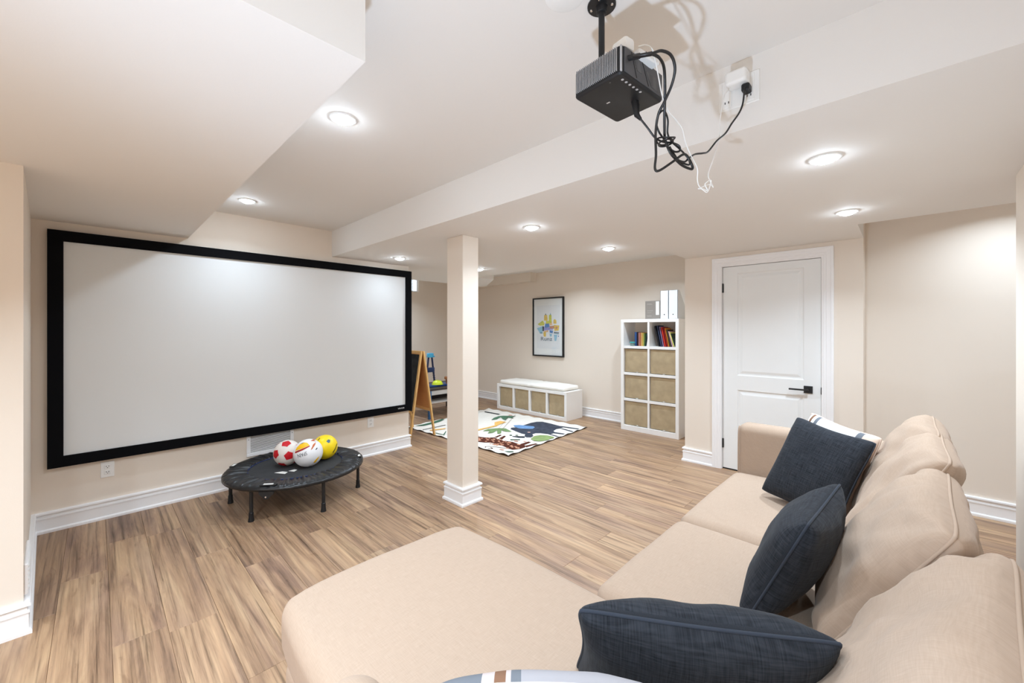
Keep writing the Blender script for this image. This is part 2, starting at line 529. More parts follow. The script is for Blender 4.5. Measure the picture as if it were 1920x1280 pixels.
def pillow(C, ax, ay, w, h, t, pinch=0.10, puff=0.42, n=30, seed=0.0, wrinkle=0.012, sag=0.0, corner=1.0):
    """knife-edge cushion: returns verts, faces, uvs, rim points. C centre, ax/ay in-plane unit axes"""
    ax = V(ax).normalized(); ay = V(ay)
    ay = (ay - ax * ay.dot(ax)).normalized()
    nz = ax.cross(ay)
    C = V(C)
    tick = [math.sin(PI / 2 * (2 * i / n - 1)) for i in range(n + 1)]
    vs_, fs, uvs = [], [], []
    ids = {}
    def outline(u, v):
        x = w / 2 * u * (1 - pinch * (1 - v * v) * abs(u) ** 1.5)
        y = h / 2 * v * (1 - pinch * (1 - u * u) * abs(v) ** 1.5)
        k = 1 - .055 * corner * (u * u * v * v) ** 3
        x *= k; y *= k
        y -= sag * (1 - u * u) * max(v, 0)
        return x, y
    for sgn in (1, -1):
        for i, u in enumerate(tick):
            for j, v in enumerate(tick):
                edge = i in (0, n) or j in (0, n)
                if edge and sgn < 0:
                    ids[(sgn, i, j)] = ids[(1, i, j)]; continue
                x, y = outline(u, v)
                hgt = t / 2 * (max(0.0, (1 - u * u)) * max(0.0, (1 - v * v))) ** puff
                near = max(abs(u), abs(v))
                wr = wrinkle * (noise.noise(V((x * 14 + seed, y * 14, sgn * 3 + seed))) * 0.5 + noise.noise(V((x * 5 + seed, y * 5, sgn * 7)))) * (1 - near ** 8)
                fold = wrinkle * 0.9 * math.sin(40 * (x - y * sgn) + seed) * max(0, abs(u) + abs(v) - 1.25) * (1 - near ** 6)
                p = C + ax * x + ay * y + nz * (sgn * (hgt + wr + fold))
                ids[(sgn, i, j)] = len(vs_)
                vs_.append(p); uvs.append((x + 1, y + 1 + sgn * 3))
        for i in range(n):
            for j in range(n):
                q = [ids[(sgn, i, j)], ids[(sgn, i + 1, j)], ids[(sgn, i + 1, j + 1)], ids[(sgn, i, j + 1)]]
                fs.append(q if sgn > 0 else q[::-1])
    rim = []
    for i in range(n): rim.append(vs_[ids[(1, i, 0)]])
    for j in range(n): rim.append(vs_[ids[(1, n, j)]])
    for i in range(n, 0, -1): rim.append(vs_[ids[(1, i, n)]])
    for j in range(n, 0, -1): rim.append(vs_[ids[(1, 0, j)]])
    return vs_, fs, uvs, rim

def sphere_mb(c, r, nu=40, nv=24):
    prof = [(r * math.sin(PI * i / nv), -r * math.cos(PI * i / nv)) for i in range(nv + 1)]
    prof[0] = (1e-5, -r); prof[-1] = (1e-5, r)
    return MB().lathe(prof, c, nu)

def text_geo(s, size=1.0):
    cu = bpy.data.curves.new('lettering', 'FONT')
    cu.body = s; cu.size = size; cu.align_x = 'CENTER'; cu.align_y = 'CENTER'
    o = bpy.data.objects.new('lettering', cu)
    col.objects.link(o)
    dg = bpy.context.evaluated_depsgraph_get()
    me = bpy.data.meshes.new_from_object(o.evaluated_get(dg))
    vs_ = [p.co.copy() for p in me.vertices]
    fs = [list(p.vertices) for p in me.polygons]
    bpy.data.objects.remove(o); bpy.data.curves.remove(cu); bpy.data.meshes.remove(me)
    return vs_, fs

# ================================================================== SETTING
def wall(name, *boxes, m='wall'):
    q = MB()
    for b in boxes: q.box(*b)
    return struct(q.build(name, M[m], smooth=False))

XW = -4.203          # screen wall
YD = 4.343           # door wall
YT = 5.46            # play-area back wall
XF = -6.70           # play-area far wall
wall('wall_left', (XF - .15, XW, -.31, 2.575, 0, ZH))
struct(MB().prism([(XF - .15, -3.0), (-2.88, -3.0), (-2.88, -.232), (XW, -.306), (XF - .15, -.31)], 0, ZH).build('wall_near_left', M['wall'], smooth=False))
wall('wall_back', (XF - .15, 3.0, -3.15, -3.0, 0, ZH))
wall('wall_far', (XF - .15, -1.66, YT, YT + .15, 0, ZH))
WY0, WY1, WZ0, WZ1 = 3.95, 4.32, 2.105, 2.37
wall('wall_far_left', (XF - .15, XF, 2.575, WY0, 0, ZH), (XF - .15, XF, WY1, YT, 0, ZH), (XF - .15, XF, WY0, WY1, 0, WZ0), (XF - .15, XF, WY0, WY1, WZ1, ZH))
DX0, DX1, DZ = -1.298, -.506, 2.006
wall('wall_door', (-1.66, DX0 - .012, YD, YD + .115, 0, ZH), (DX1 + .012, -.232, YD, YD + .115, 0, ZH), (DX0 - .012, DX1 + .012, YD, YD + .115, DZ + .012, ZH))
wall('wall_closet_left', (-1.66, -1.55, YD + .115, YT + .15, 0, ZH))
wall('wall_closet_right', (-.345, -.232, YD + .115, 4.68, 0, ZH))
wall('wall_closet_back', (-1.55, -.345, 5.2, 5.3, 0, ZH))
wall('wall_right', (-.232, 3.15, 4.57, 4.70, 0, ZH))
wall('wall_near_right', (.392, 3.15, -3.0, 3.10, 0, ZH))
wall('wall_end_right', (3.0, 3.15, 3.10, 4.57, 0, ZH))
struct(MB().box(XF - .15, 3.15, -3.15, YT + .15, ZH, ZH + .12).build('ceiling', M['ceil'], smooth=False))
# dropped ceiling sections
struct(MB().box(XW, -1.076, -3.0, .522, ZL, ZH).build('ceiling_bulkhead', M['ceil'], smooth=False))
drop = [(XF, 1.68), (.392, 1.68), (.392, 3.10), (3.0, 3.10), (3.0, 3.762), (-.232, 3.762), (-.232, YD), (-1.64, YD), (-1.64, 3.765), (-4.40, 3.80), (-4.40, 4.14), (-5.13, 4.66), (-5.28, 4.66), (-5.28, 2.575), (XW, 2.575), (XW, 1.68)]
drop = drop[1:]
struct(MB().prism(drop, ZL, ZH).build('ceiling_dropped', M['ceil'], smooth=False))
struct(MB().box(XF, -4.69, 5.30, YT, 2.232, ZH).build('ceiling_duct_box', M['wall'], smooth=False))
# structural post boxed in drywall
post = struct(MB().box(-2.686, -2.48, 2.002, 2.165, 0, ZL, 0.004).build('trim_post', M['wall']))

# baseboards
BP = [(0, 0), (.027, 0), (.027, .014), (.024, .020), (.017, .024), (.016, .092), (.0195, .094), (.0195, .103), (.012, .107), (.009, .121), (.023, .126), (.022, .137), (.018, .141), (0, .141)]
def base(name, path, closed=False):
    return struct(MB().sweep([(x, y, 0) for x, y in path], (0, 0, 1), BP, closed).build(name, M['trim'], angle=25))
base('baseboard_left', [(-5.6, 2.575), (XW, 2.575), (XW, -.306), (-2.88, -.232), (-2.88, -2.9)])
base('baseboard_post', [(-2.48, 2.002), (-2.686, 2.002), (-2.686, 2.165), (-2.48, 2.165)], True)
base('baseboard_far', [(-1.381, YD), (-1.66, YD), (-1.66, YT), (XF, YT), (XF, 2.7)])
base('baseboard_right', [(2.9, 4.57), (-.232, 4.57), (-.232, YD), (-.429, YD)])
base('baseboard_near_right', [(.392, -2.9), (.392, 3.10), (2.9, 3.10)])

# floor: slab with laminate planks laid on it
fl_ = struct(MB().box(XF - .15, 3.15, -3.15, YT + .15, -.06, -.007).build('floor', M['subfloor'], smooth=False))
PW, PL, G = 0.185, 1.22, 0.0004
def plank_mesh(L_):
    q = MB()
    hx, hy, b = L_ / 2 - G, PW / 2 - G, 0.0010
    rings = [(hx, hy, -.0085), (hx, hy, -.0012), (hx - b, hy - b, 0.0)]
    vs_ = []
    for x, y, z in rings: vs_ += [(-x, -y, z), (x, -y, z), (x, y, z), (-x, y, z)]
    fs = [[8, 9, 10, 11]]
    for r_ in (0, 4):
        for k in range(4): fs.append([r_ + k, r_ + (k + 1) % 4, r_ + 4 + (k + 1) % 4, r_ + 4 + k])
    q.add(vs_, fs)
    me = bpy.data.meshes.new('plank')
    me.from_pydata(q.v, [], q.f); me.materials.append(M['floor'])
    return me
full = plank_mesh(PL)
known = {1: -2.407, 0: -3.69, -1: -3.30, 2: -3.08}
X0, X1 = XF, 1.0
for k in range(-5, 30):
    y = .047 + PW * (k + .5)
    off = known.get(k, X0 + ((k * 0.437 + random.uniform(-.08, .08)) % 1.0) * PL)
    a = off - math.ceil((off - X0) / PL) * PL
    while a < X1:
        s0, s1 = max(a, X0), min(a + PL, X1)
        if s1 - s0 > 0.06:
            me = full if abs(s1 - s0 - PL) < 1e-6 else plank_mesh(s1 - s0)
            o = bpy.data.objects.new('plank', me)
            col.objects.link(o)
            o.location = ((s0 + s1) / 2, y, 0)
            o.parent = fl_
        a += PL
# the same boards where the photograph does not look (behind the camera, far right)
q = MB()
q.box(XF, 1.0, -3.0, .047 - 5 * PW, -.0085, 0.0); q.box(1.0, 3.0, 3.1, 4.57, -.0085, 0.0)
o = q.build('plank_field', M['floor'], fl_, smooth=False); o['kind'] = 'stuff'

# window of the play area
wn = struct(MB().box(XF - .11, XF - .03, WY0, WY1, WZ0, WZ0 + .02).box(XF - .11, XF - .03, WY0, WY1, WZ1 - .02, WZ1).box(XF - .11, XF - .03, WY0, WY0 + .02, WZ0 + .02, WZ1 - .02).box(XF - .11, XF - .03, WY1 - .02, WY1, WZ0 + .02, WZ1 - .02).build('window_1', M['trim'], smooth=False))
MB().box(XF - .075, XF - .069, WY0 + .02, WY1 - .02, WZ0 + .02, WZ1 - .02).build('pane', M['glass'], wn, smooth=False)
for k in range(3):
    y = WY0 + .09 + k * .09
    MB().box(XF - .09, XF - .05, y - .006, y + .006, WZ0 + .02, WZ1 - .02).build('window_bar', M['trim'], wn, smooth=False)

# ------------------------------------------------------------------ door
yf = YD + .022
def ring_panel(q, x0, x1, z0, z1, rings):
    """moulded door panel: nested rectangles (inset, depth)"""
    loops = []
    for d, h in rings:
        loops.append([(x0 + d, yf + h, z0 + d), (x1 - d, yf + h, z0 + d), (x1 - d, yf + h, z1 - d), (x0 + d, yf + h, z1 - d)])
    vs_ = [p for l in loops for p in l]
    fs = []
    for i in range(len(loops) - 1):
        for k in range(4): fs.append([i * 4 + k, i * 4 + (k + 1) % 4, i * 4 + 4 + (k + 1) % 4, i * 4 + 4 + k])
    fs.append([(len(loops) - 1) * 4 + k for k in range(4)])
    q.add(vs_, fs)
q = MB()
dx0, dx1, dz0, dz1 = DX0 + .004, DX1 - .004, .012, DZ - .004
px0, px1 = -1.166, -.630
rows = [(.235, .795), (.935, 1.935)]
xs = [dx0, px0, px1, dx1]; zs = [dz0, rows[0][0], rows[0][1], rows[1][0], rows[1][1], dz1]
for i in range(3):
    for j in range(5):
        if i == 1 and j in (1, 3): continue
        q.add([(xs[i], yf, zs[j]), (xs[i + 1], yf, zs[j]), (xs[i + 1], yf, zs[j + 1]), (xs[i], yf, zs[j + 1])], [(0, 1, 2, 3)])
RG = [(0, 0), (.010, .009), (.022, .010), (.046, .003), (.050, .003)]
for z0, z1 in rows: ring_panel(q, px0, px1, z0, z1, RG)
q.add([(dx0, yf, dz0), (dx1, yf, dz0), (dx1, yf, dz1), (dx0, yf, dz1), (dx0, yf + .035, dz0), (dx1, yf + .035, dz0), (dx1, yf + .035, dz1), (dx0, yf + .035, dz1)],
      [(0, 4, 5, 1), (1, 5, 6, 2), (2, 6, 7, 3), (3, 7, 4, 0), (7, 6, 5, 4)])
door = struct(q.build('door_1', M['door'], smooth=False, fix=True))
CP = [(0, 0), (0, .010), (.010, .013), (.014, .016), (.030, .016), (.034, .020), (.060, .022), (.066, .026), (.080, .026), (.082, .022), (.082, 0)]
MB().sweep([(DX1 + .004, YD, 0), (DX1 + .004, YD, DZ + .004), (DX0 - .004, YD, DZ + .004), (DX0 - .004, YD, 0)], (0, -1, 0), [(-a, b) for a, b in CP]).build('door_casing', M['trim'], door, angle=20)
q = MB()
q.box(DX0 - .012, DX0, YD, YD + .11, 0, DZ + .012).box(DX1, DX1 + .012, YD, YD + .11, 0, DZ + .012).box(DX0, DX1, YD, YD + .11, DZ, DZ + .012)
q.box(DX0, DX0 + .012, YD + .06, YD + .075, 0, DZ).box(DX1 - .012, DX1, YD + .06, YD + .075, 0, DZ).box(DX0, DX1, YD + .06, YD + .075, DZ - .012, DZ)
q.build('door_jamb', M['trim'], door, smooth=False)
for z in (1.797, .254):
    MB().box(DX0 - .006, DX0 + .012, yf - .012, yf + .002, z - .045, z + .045, .002).tube([(DX0 + .001, yf - .010, z - .046), (DX0 + .001, yf - .010, z + .046)], .006, 8).build('hinge', M['black_metal'], door)
hd = MB().box(-.632, -.568, yf - .010, yf, .823, .887, .002).build('door_handle', M['black_metal'], door)
MB().tube([(-.600, yf - .008, .855), (-.600, yf - .048, .855)], .011, 12).build('handle_neck', M['black_metal'], hd)
MB().box(-.735, -.590, yf - .060, yf - .044, .848, .862, .002).build('handle_lever', M['black_metal'], hd)
MB().box(DX1 - .003, DX1 + .006, YD - .003, YD + .02, .825, .885, .001).build('strike_plate', M['black_metal'], door)
MB().box(DX0 - .02, DX1 + .02, YD + .02, YD + .10, .0005, .006).build('threshold', M['dark_slot'], door, smooth=False)

# ------------------------------------------------------------------ recessed lights
def downlight(x, y, z, label, energy=LAMP_W, visible=True):
    t = thing('recessed_light', label, 'ceiling light', (x, y, z), 'recessed ceiling lights')
    MB().lathe([(.046, -.001), (.046, -.006), (.052, -.007), (.060, -.004), (.061, 0.0)], (x, y, z), 32).build('trim_ring', M['white_plastic'], t)
    MB().lathe([(1e-5, -.024), (.014, -.0225), (.028, -.018), (.038, -.012), (.0445, -.006), (.0465, -.001)], (x, y, z), 28).build('diffuser', M['lamp'], t)
    l = bpy.data.lights.new('lamp', 'AREA')
    l.shape = 'DISK'; l.size = .085; l.energy = energy; l.color = LAMP_COL; l.spread = LAMP_SPREAD
    lo = bpy.data.objects.new('lamp', l); col.objects.link(lo)
    lo.parent = t; lo.location = (0, 0, -.027)
    return t
downlight(-1.92, .82, ZH, 'lit round recessed light beside the edge of the left bulkhead, larger of two', LAMP_W * .95)
downlight(-3.67, .82, ZH, 'lit round recessed ceiling light near the wall above the projection screen', LAMP_W * .3)
downlight(-3.78, 2.21, ZL, 'lit round recessed ceiling light above the right end of the projection screen', LAMP_W * .08)
downlight(-3.75, 3.29, ZL, 'lit round recessed ceiling light just right of the square post top', LAMP_W * .7)
downlight(-1.945, 2.21, ZL, 'lit round recessed ceiling light right of the post, nearer of the two in mid ceiling', LAMP_W * .5)
downlight(-1.94, 3.27, ZL, 'lit round recessed ceiling light above the framed picture and bookshelf area')
downlight(-.245, 2.21, ZL, 'lit round recessed ceiling light right of the hanging cables, above the sofa', LAMP_W * .7)
downlight(-.255, 3.31, ZL, 'lit round recessed ceiling light in front of the white door, nearest the right wall')
# unseen lamps: fill added around the camera, others inferred in play area and nook
for i, (x, y, z, e) in enumerate([(-.20, .55, ZH, 0.35), (-.30, -1.1, ZH, 3.6), (-1.27, -.40, ZL, 1.2), (-2.1, -2.0, ZL, 1.6), (-.9, -2.2, ZL, 2.0), (-3.6, 4.55, ZH, 1.1), (-2.3, 4.55, ZH, .9), (-5.9, 3.4, ZH, 1.3), (.55, 4.1, ZH, 0.6), (1.7, 4.0, ZH, .8)]):
    l = bpy.data.lights.new('lamp', 'AREA')
    l.shape = 'DISK'; l.size = .085; l.energy = LAMP_W * e; l.color = LAMP_COL; l.spread = LAMP_SPREAD
    lo = bpy.data.objects.new('lamp', l); col.objects.link(lo); lo.location = (x, y, z - .013)

# ================================================================== PROJECTION SCREEN
sy0, sy1, sz0, sz1, fw = -.233, 2.590, .435, 2.068, .074
t = thing('projection_screen', 'large wall-mounted white projection screen in a wide black frame', 'projection screen', (XW, (sy0 + sy1) / 2, sz0))
MB().box(XW, XW + .022, sy0 + .02, sy1 - .02, sz0 + .02, sz1 - .02).build('screen_fabric', M['screen'], t, smooth=False)
def bar(a, b, pr): return MB().prism(a, b[0], b[1])
xa, xb = XW, XW + .040
def frame_piece(poly):                     # poly in (y, z), mitred ends
    q = MB(); n = len(poly)
    b = .004
    vs_ = [(xa, y, z) for y, z in poly] + [(xb, y, z) for y, z in poly]
    fs = [list(range(n)), list(range(2 * n - 1, n - 1, -1))] + [[i, (i + 1) % n, n + (i + 1) % n, n + i] for i in range(n)]
    return q.add(vs_, fs)
for poly in ([(sy0, sz1), (sy1, sz1), (sy1 - fw, sz1 - fw), (sy0 + fw, sz1 - fw)], [(sy0, sz0), (sy1, sz0), (sy1 - fw, sz0 + fw), (sy0 + fw, sz0 + fw)],
             [(sy0, sz0), (sy0 + fw, sz0 + fw), (sy0 + fw, sz1 - fw), (sy0, sz1)], [(sy1, sz0), (sy1 - fw, sz0 + fw), (sy1 - fw, sz1 - fw), (sy1, sz1)]):
    frame_piece(poly).build('frame_bar', M['black_velvet'], t, smooth=False)
tv, tf = text_geo('VEVOR', 1.0)
wd = max(p.x for p in tv) - min(p.x for p in tv); hg = max(p.y for p in tv) - min(p.y for p in tv)
MB().add([(xb + .0012, 2.452 + p.x / wd * .085, .475 + p.y / hg * .015) for p in tv], tf).build('logo_lettering', M['white_plastic'], t, smooth=False, fix=False)['label'] = 'small white logo lettering'

# return air grille under the screen
t = thing('return_air_grille', 'white louvred return air grille low on the wall below the projection screen', 'vent', (XW, 1.12, .246))
gy0, gy1, gz0, gz1 = .931, 1.318, .246, .56
q = MB()
for b in ((gy0, gy1, gz0, gz0 + .03), (gy0, gy1, gz1 - .03, gz1), (gy0, gy0 + .03, gz0 + .03, gz1 - .03), (gy1 - .03, gy1, gz0 + .03, gz1 - .03)):
    q.box(XW, XW + .012, b[0], b[1], b[2], b[3], .003)
q.build('grille_frame', M['trim'], t)
MB().box(XW, XW + .0015, gy0 + .03, gy1 - .03, gz0 + .03, gz1 - .03).build('grille_back', M['grille_grey'], t, smooth=False)
q = MB()
nl = 22
for k in range(nl):
    z = gz0 + .034 + (gz1 - gz0 - .068) * k / (nl - 1)
    q.add([(XW + .011, gy0 + .03, z), (XW + .011, gy1 - .03, z), (XW + .006, gy1 - .03, z + .004), (XW + .006, gy0 + .03, z + .004), (XW + .0095, gy0 + .03, z - .001), (XW + .0095, gy1 - .03, z - .001), (XW + .0045, gy1 - .03, z + .003), (XW + .0045, gy0 + .03, z + .003)],
          [(0, 1, 2, 3), (7, 6, 5, 4), (0, 4, 5, 1), (2, 6, 7, 3), (1, 5, 6, 2), (0, 3, 7, 4)])
o = q.build('louvre', M['trim'], t, smooth=False); o['kind'] = 'stuff'
for y in (gy0 + .015, gy1 - .015): MB().lathe([(.004, 0), (.003, .003)], (0, 0, 0), 10, Matrix.Translation((XW + .012, y, .40)) @ Matrix.Rotation(PI / 2, 4, 'Y')).build('screw', M['brushed'], t)

def outlet(P, ux, n, label, name='wall_outlet', w=.072, h=.114):
    """duplex outlet plate centred at P on a wall; ux along the wall, n out of it"""
    P, ux, n = V(P), V(ux), V(n)
    R = Matrix((( ux.x, 0, n.x, P.x), (ux.y, 0, n.y, P.y), (0, 1, 0, P.z), (0, 0, 0, 1)))
    t = thing(name, label, 'outlet', P)
    MB().box(-w / 2, w / 2, -h / 2, h / 2, 0, .006, .002, R).build('cover_plate', M['white_plastic'], t)
    for s in (.5, -.5):
        r = MB().box(-.017, .017, s * .040 - .0145, s * .040 + .0145, .0055, .009, .002, R).build('receptacle', M['white_plastic'], t)
        q = MB()
        for dx in (-.0065, .0065): q.box(dx - .0014, dx + .0014, s * .04 - .001, s * .04 + .008, .0088, .0096, 0, R)
        q.lathe([(.0026, .0088), (.0026, .0096)], (0, 0, 0), 8, R @ Matrix.Translation((0, s * .04 - .007, 0)))
        o = q.build('socket_slot', M['dark_slot'], r, smooth=False); o['kind'] = 'stuff'
    return t
outlet((XW, .057, .357), (0, 1, 0), (1, 0, 0), 'white wall outlet below the left end of the projection screen')
outlet((XW, 2.098, .366), (0, 1, 0), (1, 0, 0), 'white wall outlet below the right end of the projection screen')
# low white cover on the return of the near-left wall
t = thing('wall_register', 'white vent cover low on the wall return at the far left', 'vent', (-3.06, -.235, .16))
Rw = Matrix.Translation((-2.88, -.232, 0)) @ Matrix.Rotation(math.atan2(-.074, -1.323), 4, 'Z')      # local x runs along the return, -y out of it
MB().box(.03, .36, -.013, 0, .158, .30, .004, Rw).build('register_cover', M['trim'], t)
q = MB()
for k in range(6): q.box(.05, .34, -.016, -.013, .174 + k * .02, .182 + k * .02, 0, Rw)
o = q.build('register_slat', M['white_plastic'], t, smooth=False); o['kind'] = 'stuff'

# ================================================================== SOFA
S = M['sofa']
sofa = thing('sectional_sofa', 'cream fabric sectional sofa with a chaise and loose back cushions', 'sofa', (-.3, 1.7, 0))
def soft(name, *a, parent=sofa, m=S, **k):
    vs_, fs, uvs = soft_box(*a, **k)
    return MB().add(vs_, fs, uvs).build(name, m, parent, angle=180)
soft('sofa_base', -.755, .20, 1.25, 2.985, .035, .30, .03, rough=.004, seed=3)
soft('chaise_base', -1.475, .20, .43, 1.24, .035, .30, .04, rough=.004, seed=4)
soft('seat_cushion', -.815, .06, 1.262, 2.028, .285, .452, .055, crown=.012, side=.008, rough=.004, seed=1)
soft('seat_cushion', -.815, .06, 2.034, 2.972, .285, .452, .055, crown=.012, side=.008, rough=.004, seed=2)
def chaise_lump(w):
    ux, uy = 2 * w.x / 1.65 - 1, 2 * w.y / .84 - 1
    if ux < 0:
        w.x += .050 * abs(uy) ** 6 * -ux
        w.y -= .022 * uy * (-ux) ** 5
    return w
soft('chaise_cushion', -1.590, .06, .416, 1.256, .275, .446, .048, crown=.014, side=.008, rough=.004, seed=5, lump=chaise_lump)
soft('armrest', -.80, .20, 2.972, 3.135, .035, .757, .055, rough=.004, seed=6)
soft('armrest', -.835, .20, .215, .412, .035, .703, .075, rough=.004, seed=7)
MB().tube(spline([(-.788, 2.974, .05), (-.789, 2.975, .45), (-.788, 2.978, .69), (-.786, 2.995, .742)], 5), .0035, 6).build('piping', S, sofa, angle=180)
soft('sofa_back', .035, .20, .412, 2.975, .035, .66, .06, rough=.004, seed=8)
for x, y in ((-.70, 2.9), (-1.40, .52), (-1.40, 1.15), (.12, 2.9), (.12, .52)):
    MB().lathe([(.018, 0), (.024, .05)], (x, y, 0), 12).build('leg', M['espresso'], sofa)
def back_cushion(C, ax, ay, w, h, t, seed, **k):
    vs_, fs, uvs, rim = pillow(C, ax, ay, w, h, t, pinch=.045, puff=.30, n=34, seed=seed, wrinkle=.026, **k)
    o = MB().add(vs_, fs, uvs).build('back_cushion', S, sofa, angle=180)
    MB().tube(rim, .0045, 6, closed=True).build('piping', S, o, angle=180)
    return o
def cushion_from(yc, wy, xb, zb, xt, zt, t, seed, yaw=0.0, **k):
    """cushion standing on the seat at (xb, zb), top edge leaning back to (xt, zt)"""
    ay = V((xt - xb, 0, zt - zb)); h = ay.length
    Rz = Matrix.Rotation(yaw, 3, 'Z')
    ax = Rz @ V((0, -1, 0))
    return back_cushion(((xb + xt) / 2, yc, (zb + zt) / 2), ax, Rz @ ay, wy, h, t, seed, **k)
cushion_from(1.10, .80, -.135, .46, .150, .865, .21, 1.0, yaw=-.10)
cushion_from(1.74, .66, -.165, .46, .105, .900, .22, 2.3, yaw=-.03)
cushion_from(2.30, .60, -.140, .46, .120, .940, .20, 3.9)
cushion_from(2.72, .56, -.140, .46, .112, .948, .22, 5.2)

# throw pillows
def throw(label, TL, TR, BL, t, m, pm, seed, group=None, mats=None, pinch=.09, puff=.40, wrinkle=.012):
    TL, TR, BL = V(TL), V(TR), V(BL)
    ax, ay = TR - TL, TL - BL
    C = (TR + BL) / 2
    vs_, fs, uvs, rim = pillow(C, ax, ay, ax.length, ay.length, t, pinch, puff, 34, seed, wrinkle)
    th = thing('throw_pillow', label, 'pillow', C - ay / 2, group)
    o = MB().add(vs_, fs, uvs).build('pillow_cover', m, th, angle=180)
    MB().tube(rim, .0042, 6, closed=True).build('piping', pm, th, angle=180)
    return th, o, ax, ay, C
NAV = 'charcoal navy throw pillows on the sofa'
throw('charcoal navy throw pillow propped in the far sofa corner before the striped pillow', (-.375, 2.71, .885), (-.028, 2.54, .835), (-.625, 2.60, .510), .16, M['navy'], M['navy_piping'], 1.7, NAV)
throw('charcoal navy throw pillow standing on edge in the middle of the sofa', (-.200, 1.305, .830), (-.165, 1.745, .838), (-.352, 1.475, .465), .175, M['navy'], M['navy_piping'], 4.1, NAV)
throw('charcoal navy lumbar pillow in the foreground on the chaise', (-.470, .785, .755), (-.022, 1.095, .745), (-.710, .875, .455), .19, M['navy'], M['navy_piping'], 7.3, NAV)

def stripes(name, bg, bands):
    """cloth with woven stripes across u"""
    m = bpy.data.materials.new(name); m.use_nodes = True
    nt = m.node_tree; N, L = nt.nodes, nt.links
    b = N['Principled BSDF']; b.inputs['Roughness'].default_value = .95; b.inputs['Specular IOR Level'].default_value = .1
    tc = N.new('ShaderNodeTexCoord'); sp = N.new('ShaderNodeSeparateXYZ')
    L.new(tc.outputs['UV'], sp.inputs[0])
    r = N.new('ShaderNodeValToRGB'); r.color_ramp.interpolation = 'CONSTANT'
    mr = N.new('ShaderNodeMapRange'); mr.inputs['From Min'].default_value = .7; mr.inputs['From Max'].default_value = 1.3
    L.new(sp.outputs[0], mr.inputs['Value']); L.new(mr.outputs[0], r.inputs[0])
    e = r.color_ramp.elements
    while len(e) < len(bands): e.new(.5)
    for q, (p, c) in zip(e, bands): q.position = p; q.color = (*c, 1)
    n = N.new('ShaderNodeTexNoise'); n.inputs['Scale'].default_value = 300
    L.new(tc.outputs['UV'], n.inputs['Vector'])
    bp = N.new('ShaderNodeBump'); bp.inputs['Strength'].default_value = .2; bp.inputs['Distance'].default_value = .001
    L.new(n.outputs['Fac'], bp.inputs['Height']); L.new(bp.outputs[0], b.inputs['Normal'])
    L.new(r.outputs[0], b.inputs['Base Color'])
    return m
cr, wh, gr, br, lg = srgb(222, 200, 184), srgb(242, 240, 236), srgb(112, 116, 122), srgb(128, 96, 76), srgb(196, 200, 204)
M['stripe_far'] = stripes('striped_cotton_far', cr, [(0, cr), (.13, wh), (.16, gr), (.225, wh), (.25, br), (.27, wh), (.30, gr), (.325, wh), (.64, gr), (.68, cr)])
M['stripe_near'] = stripes('striped_cotton_near', cr, [(0, srgb(200, 190, 186)), (.10, gr), (.283, srgb(190, 178, 174)), (.324, br), (.357, srgb(190, 178, 174)), (.373, gr), (.405, srgb(160, 157, 160))])
throw('striped white and tan throw pillow at the far arm behind a navy pillow', (-.395, 2.83, .925), (-.085, 2.66, .865), (-.48, 2.74, .475), .13, M['stripe_far'], M['stripe_far'], 2.2)
throw('striped grey and brown throw pillow at the bottom edge, against the near armrest', (-.640, .400, .722), (-.285, .725, .722), (-.660, .46, .45), .16, M['stripe_near'], M['cotton'], 9.2, pinch=-.20)

# ================================================================== TRAMPOLINE + BALLS
tc_ = V((-3.645, 1.172, 0)); TR_, TZ = .515, .262
t = thing('mini_trampoline', 'round black mini trampoline on six legs below the projection screen', 'trampoline', tc_)
MB().lathe([(1e-5, TZ - .016), (.372, TZ - .013), (.372, TZ - .010), (1e-5, TZ - .012)], tc_, 64).build('jumping_mat', M['tramp_mat'], t)
q = MB()
nn = 360; rr = [(.350, -.006), (.37, .000), (.40, .004), (.44, .007), (.48, .006), (.508, -.002), (.518, -.014), (.518, -.030), (.505, -.034)]
vs_, fs = [], []
ph = [random.uniform(0, 6.28) for _ in range(9)]
for i in range(nn):
    a = 2 * PI * i / nn
    for j, (r, z) in enumerate(rr):
        env = (1.0, 1.0, .9, .7, .42, .15, .05, .03, 0)[j]
        pl = (.5 * math.sin(62 * a + 2.2 * math.sin(5 * a + ph[0])) + .35 * math.sin(41 * a + ph[1] + 1.5 * math.sin(3 * a)) + .3 * math.sin(97 * a + ph[2]))
        zz = z + .015 * env * pl
        r2 = r + .004 * env * math.sin(23 * a + ph[3])
        vs_.append((tc_.x + r2 * math.cos(a), tc_.y + r2 * math.sin(a), TZ + zz))
m_ = len(rr)
for i in range(nn):
    k = (i + 1) % nn
    for j in range(m_ - 1): fs.append([i * m_ + j, k * m_ + j, k * m_ + j + 1, i * m_ + j + 1])
q.add(vs_, fs).build('padded_skirt', M['tramp_skirt'], t, angle=180)
circ = lambda r, z, n=72: [(tc_.x + r * math.cos(2 * PI * k / n), tc_.y + r * math.sin(2 * PI * k / n), z) for k in range(n)]
MB().tube(circ(.350, TZ - .007), .0045, 6, closed=True).build('mat_piping', M['tramp_blue'], t)
MB().tube(circ(.500, TZ - .024), .013, 8, closed=True).build('frame_ring', M['black_metal'], t)
for k in range(6):
    a = math.radians(4 + 60 * k)
    x, y = tc_.x + .475 * math.cos(a), tc_.y + .475 * math.sin(a)
    lg_ = MB().tube([(x, y, .03), (x, y, TZ - .025)], .0125, 10).build('leg', M['black_metal'], t)
    MB().lathe([(.020, 0), (.019, .012), (.016, .03), (.0155, .062), (.0125, .066)], (x, y, 0), 14).build('rubber_foot', M['black_plastic'], lg_)
a = math.radians(-40)
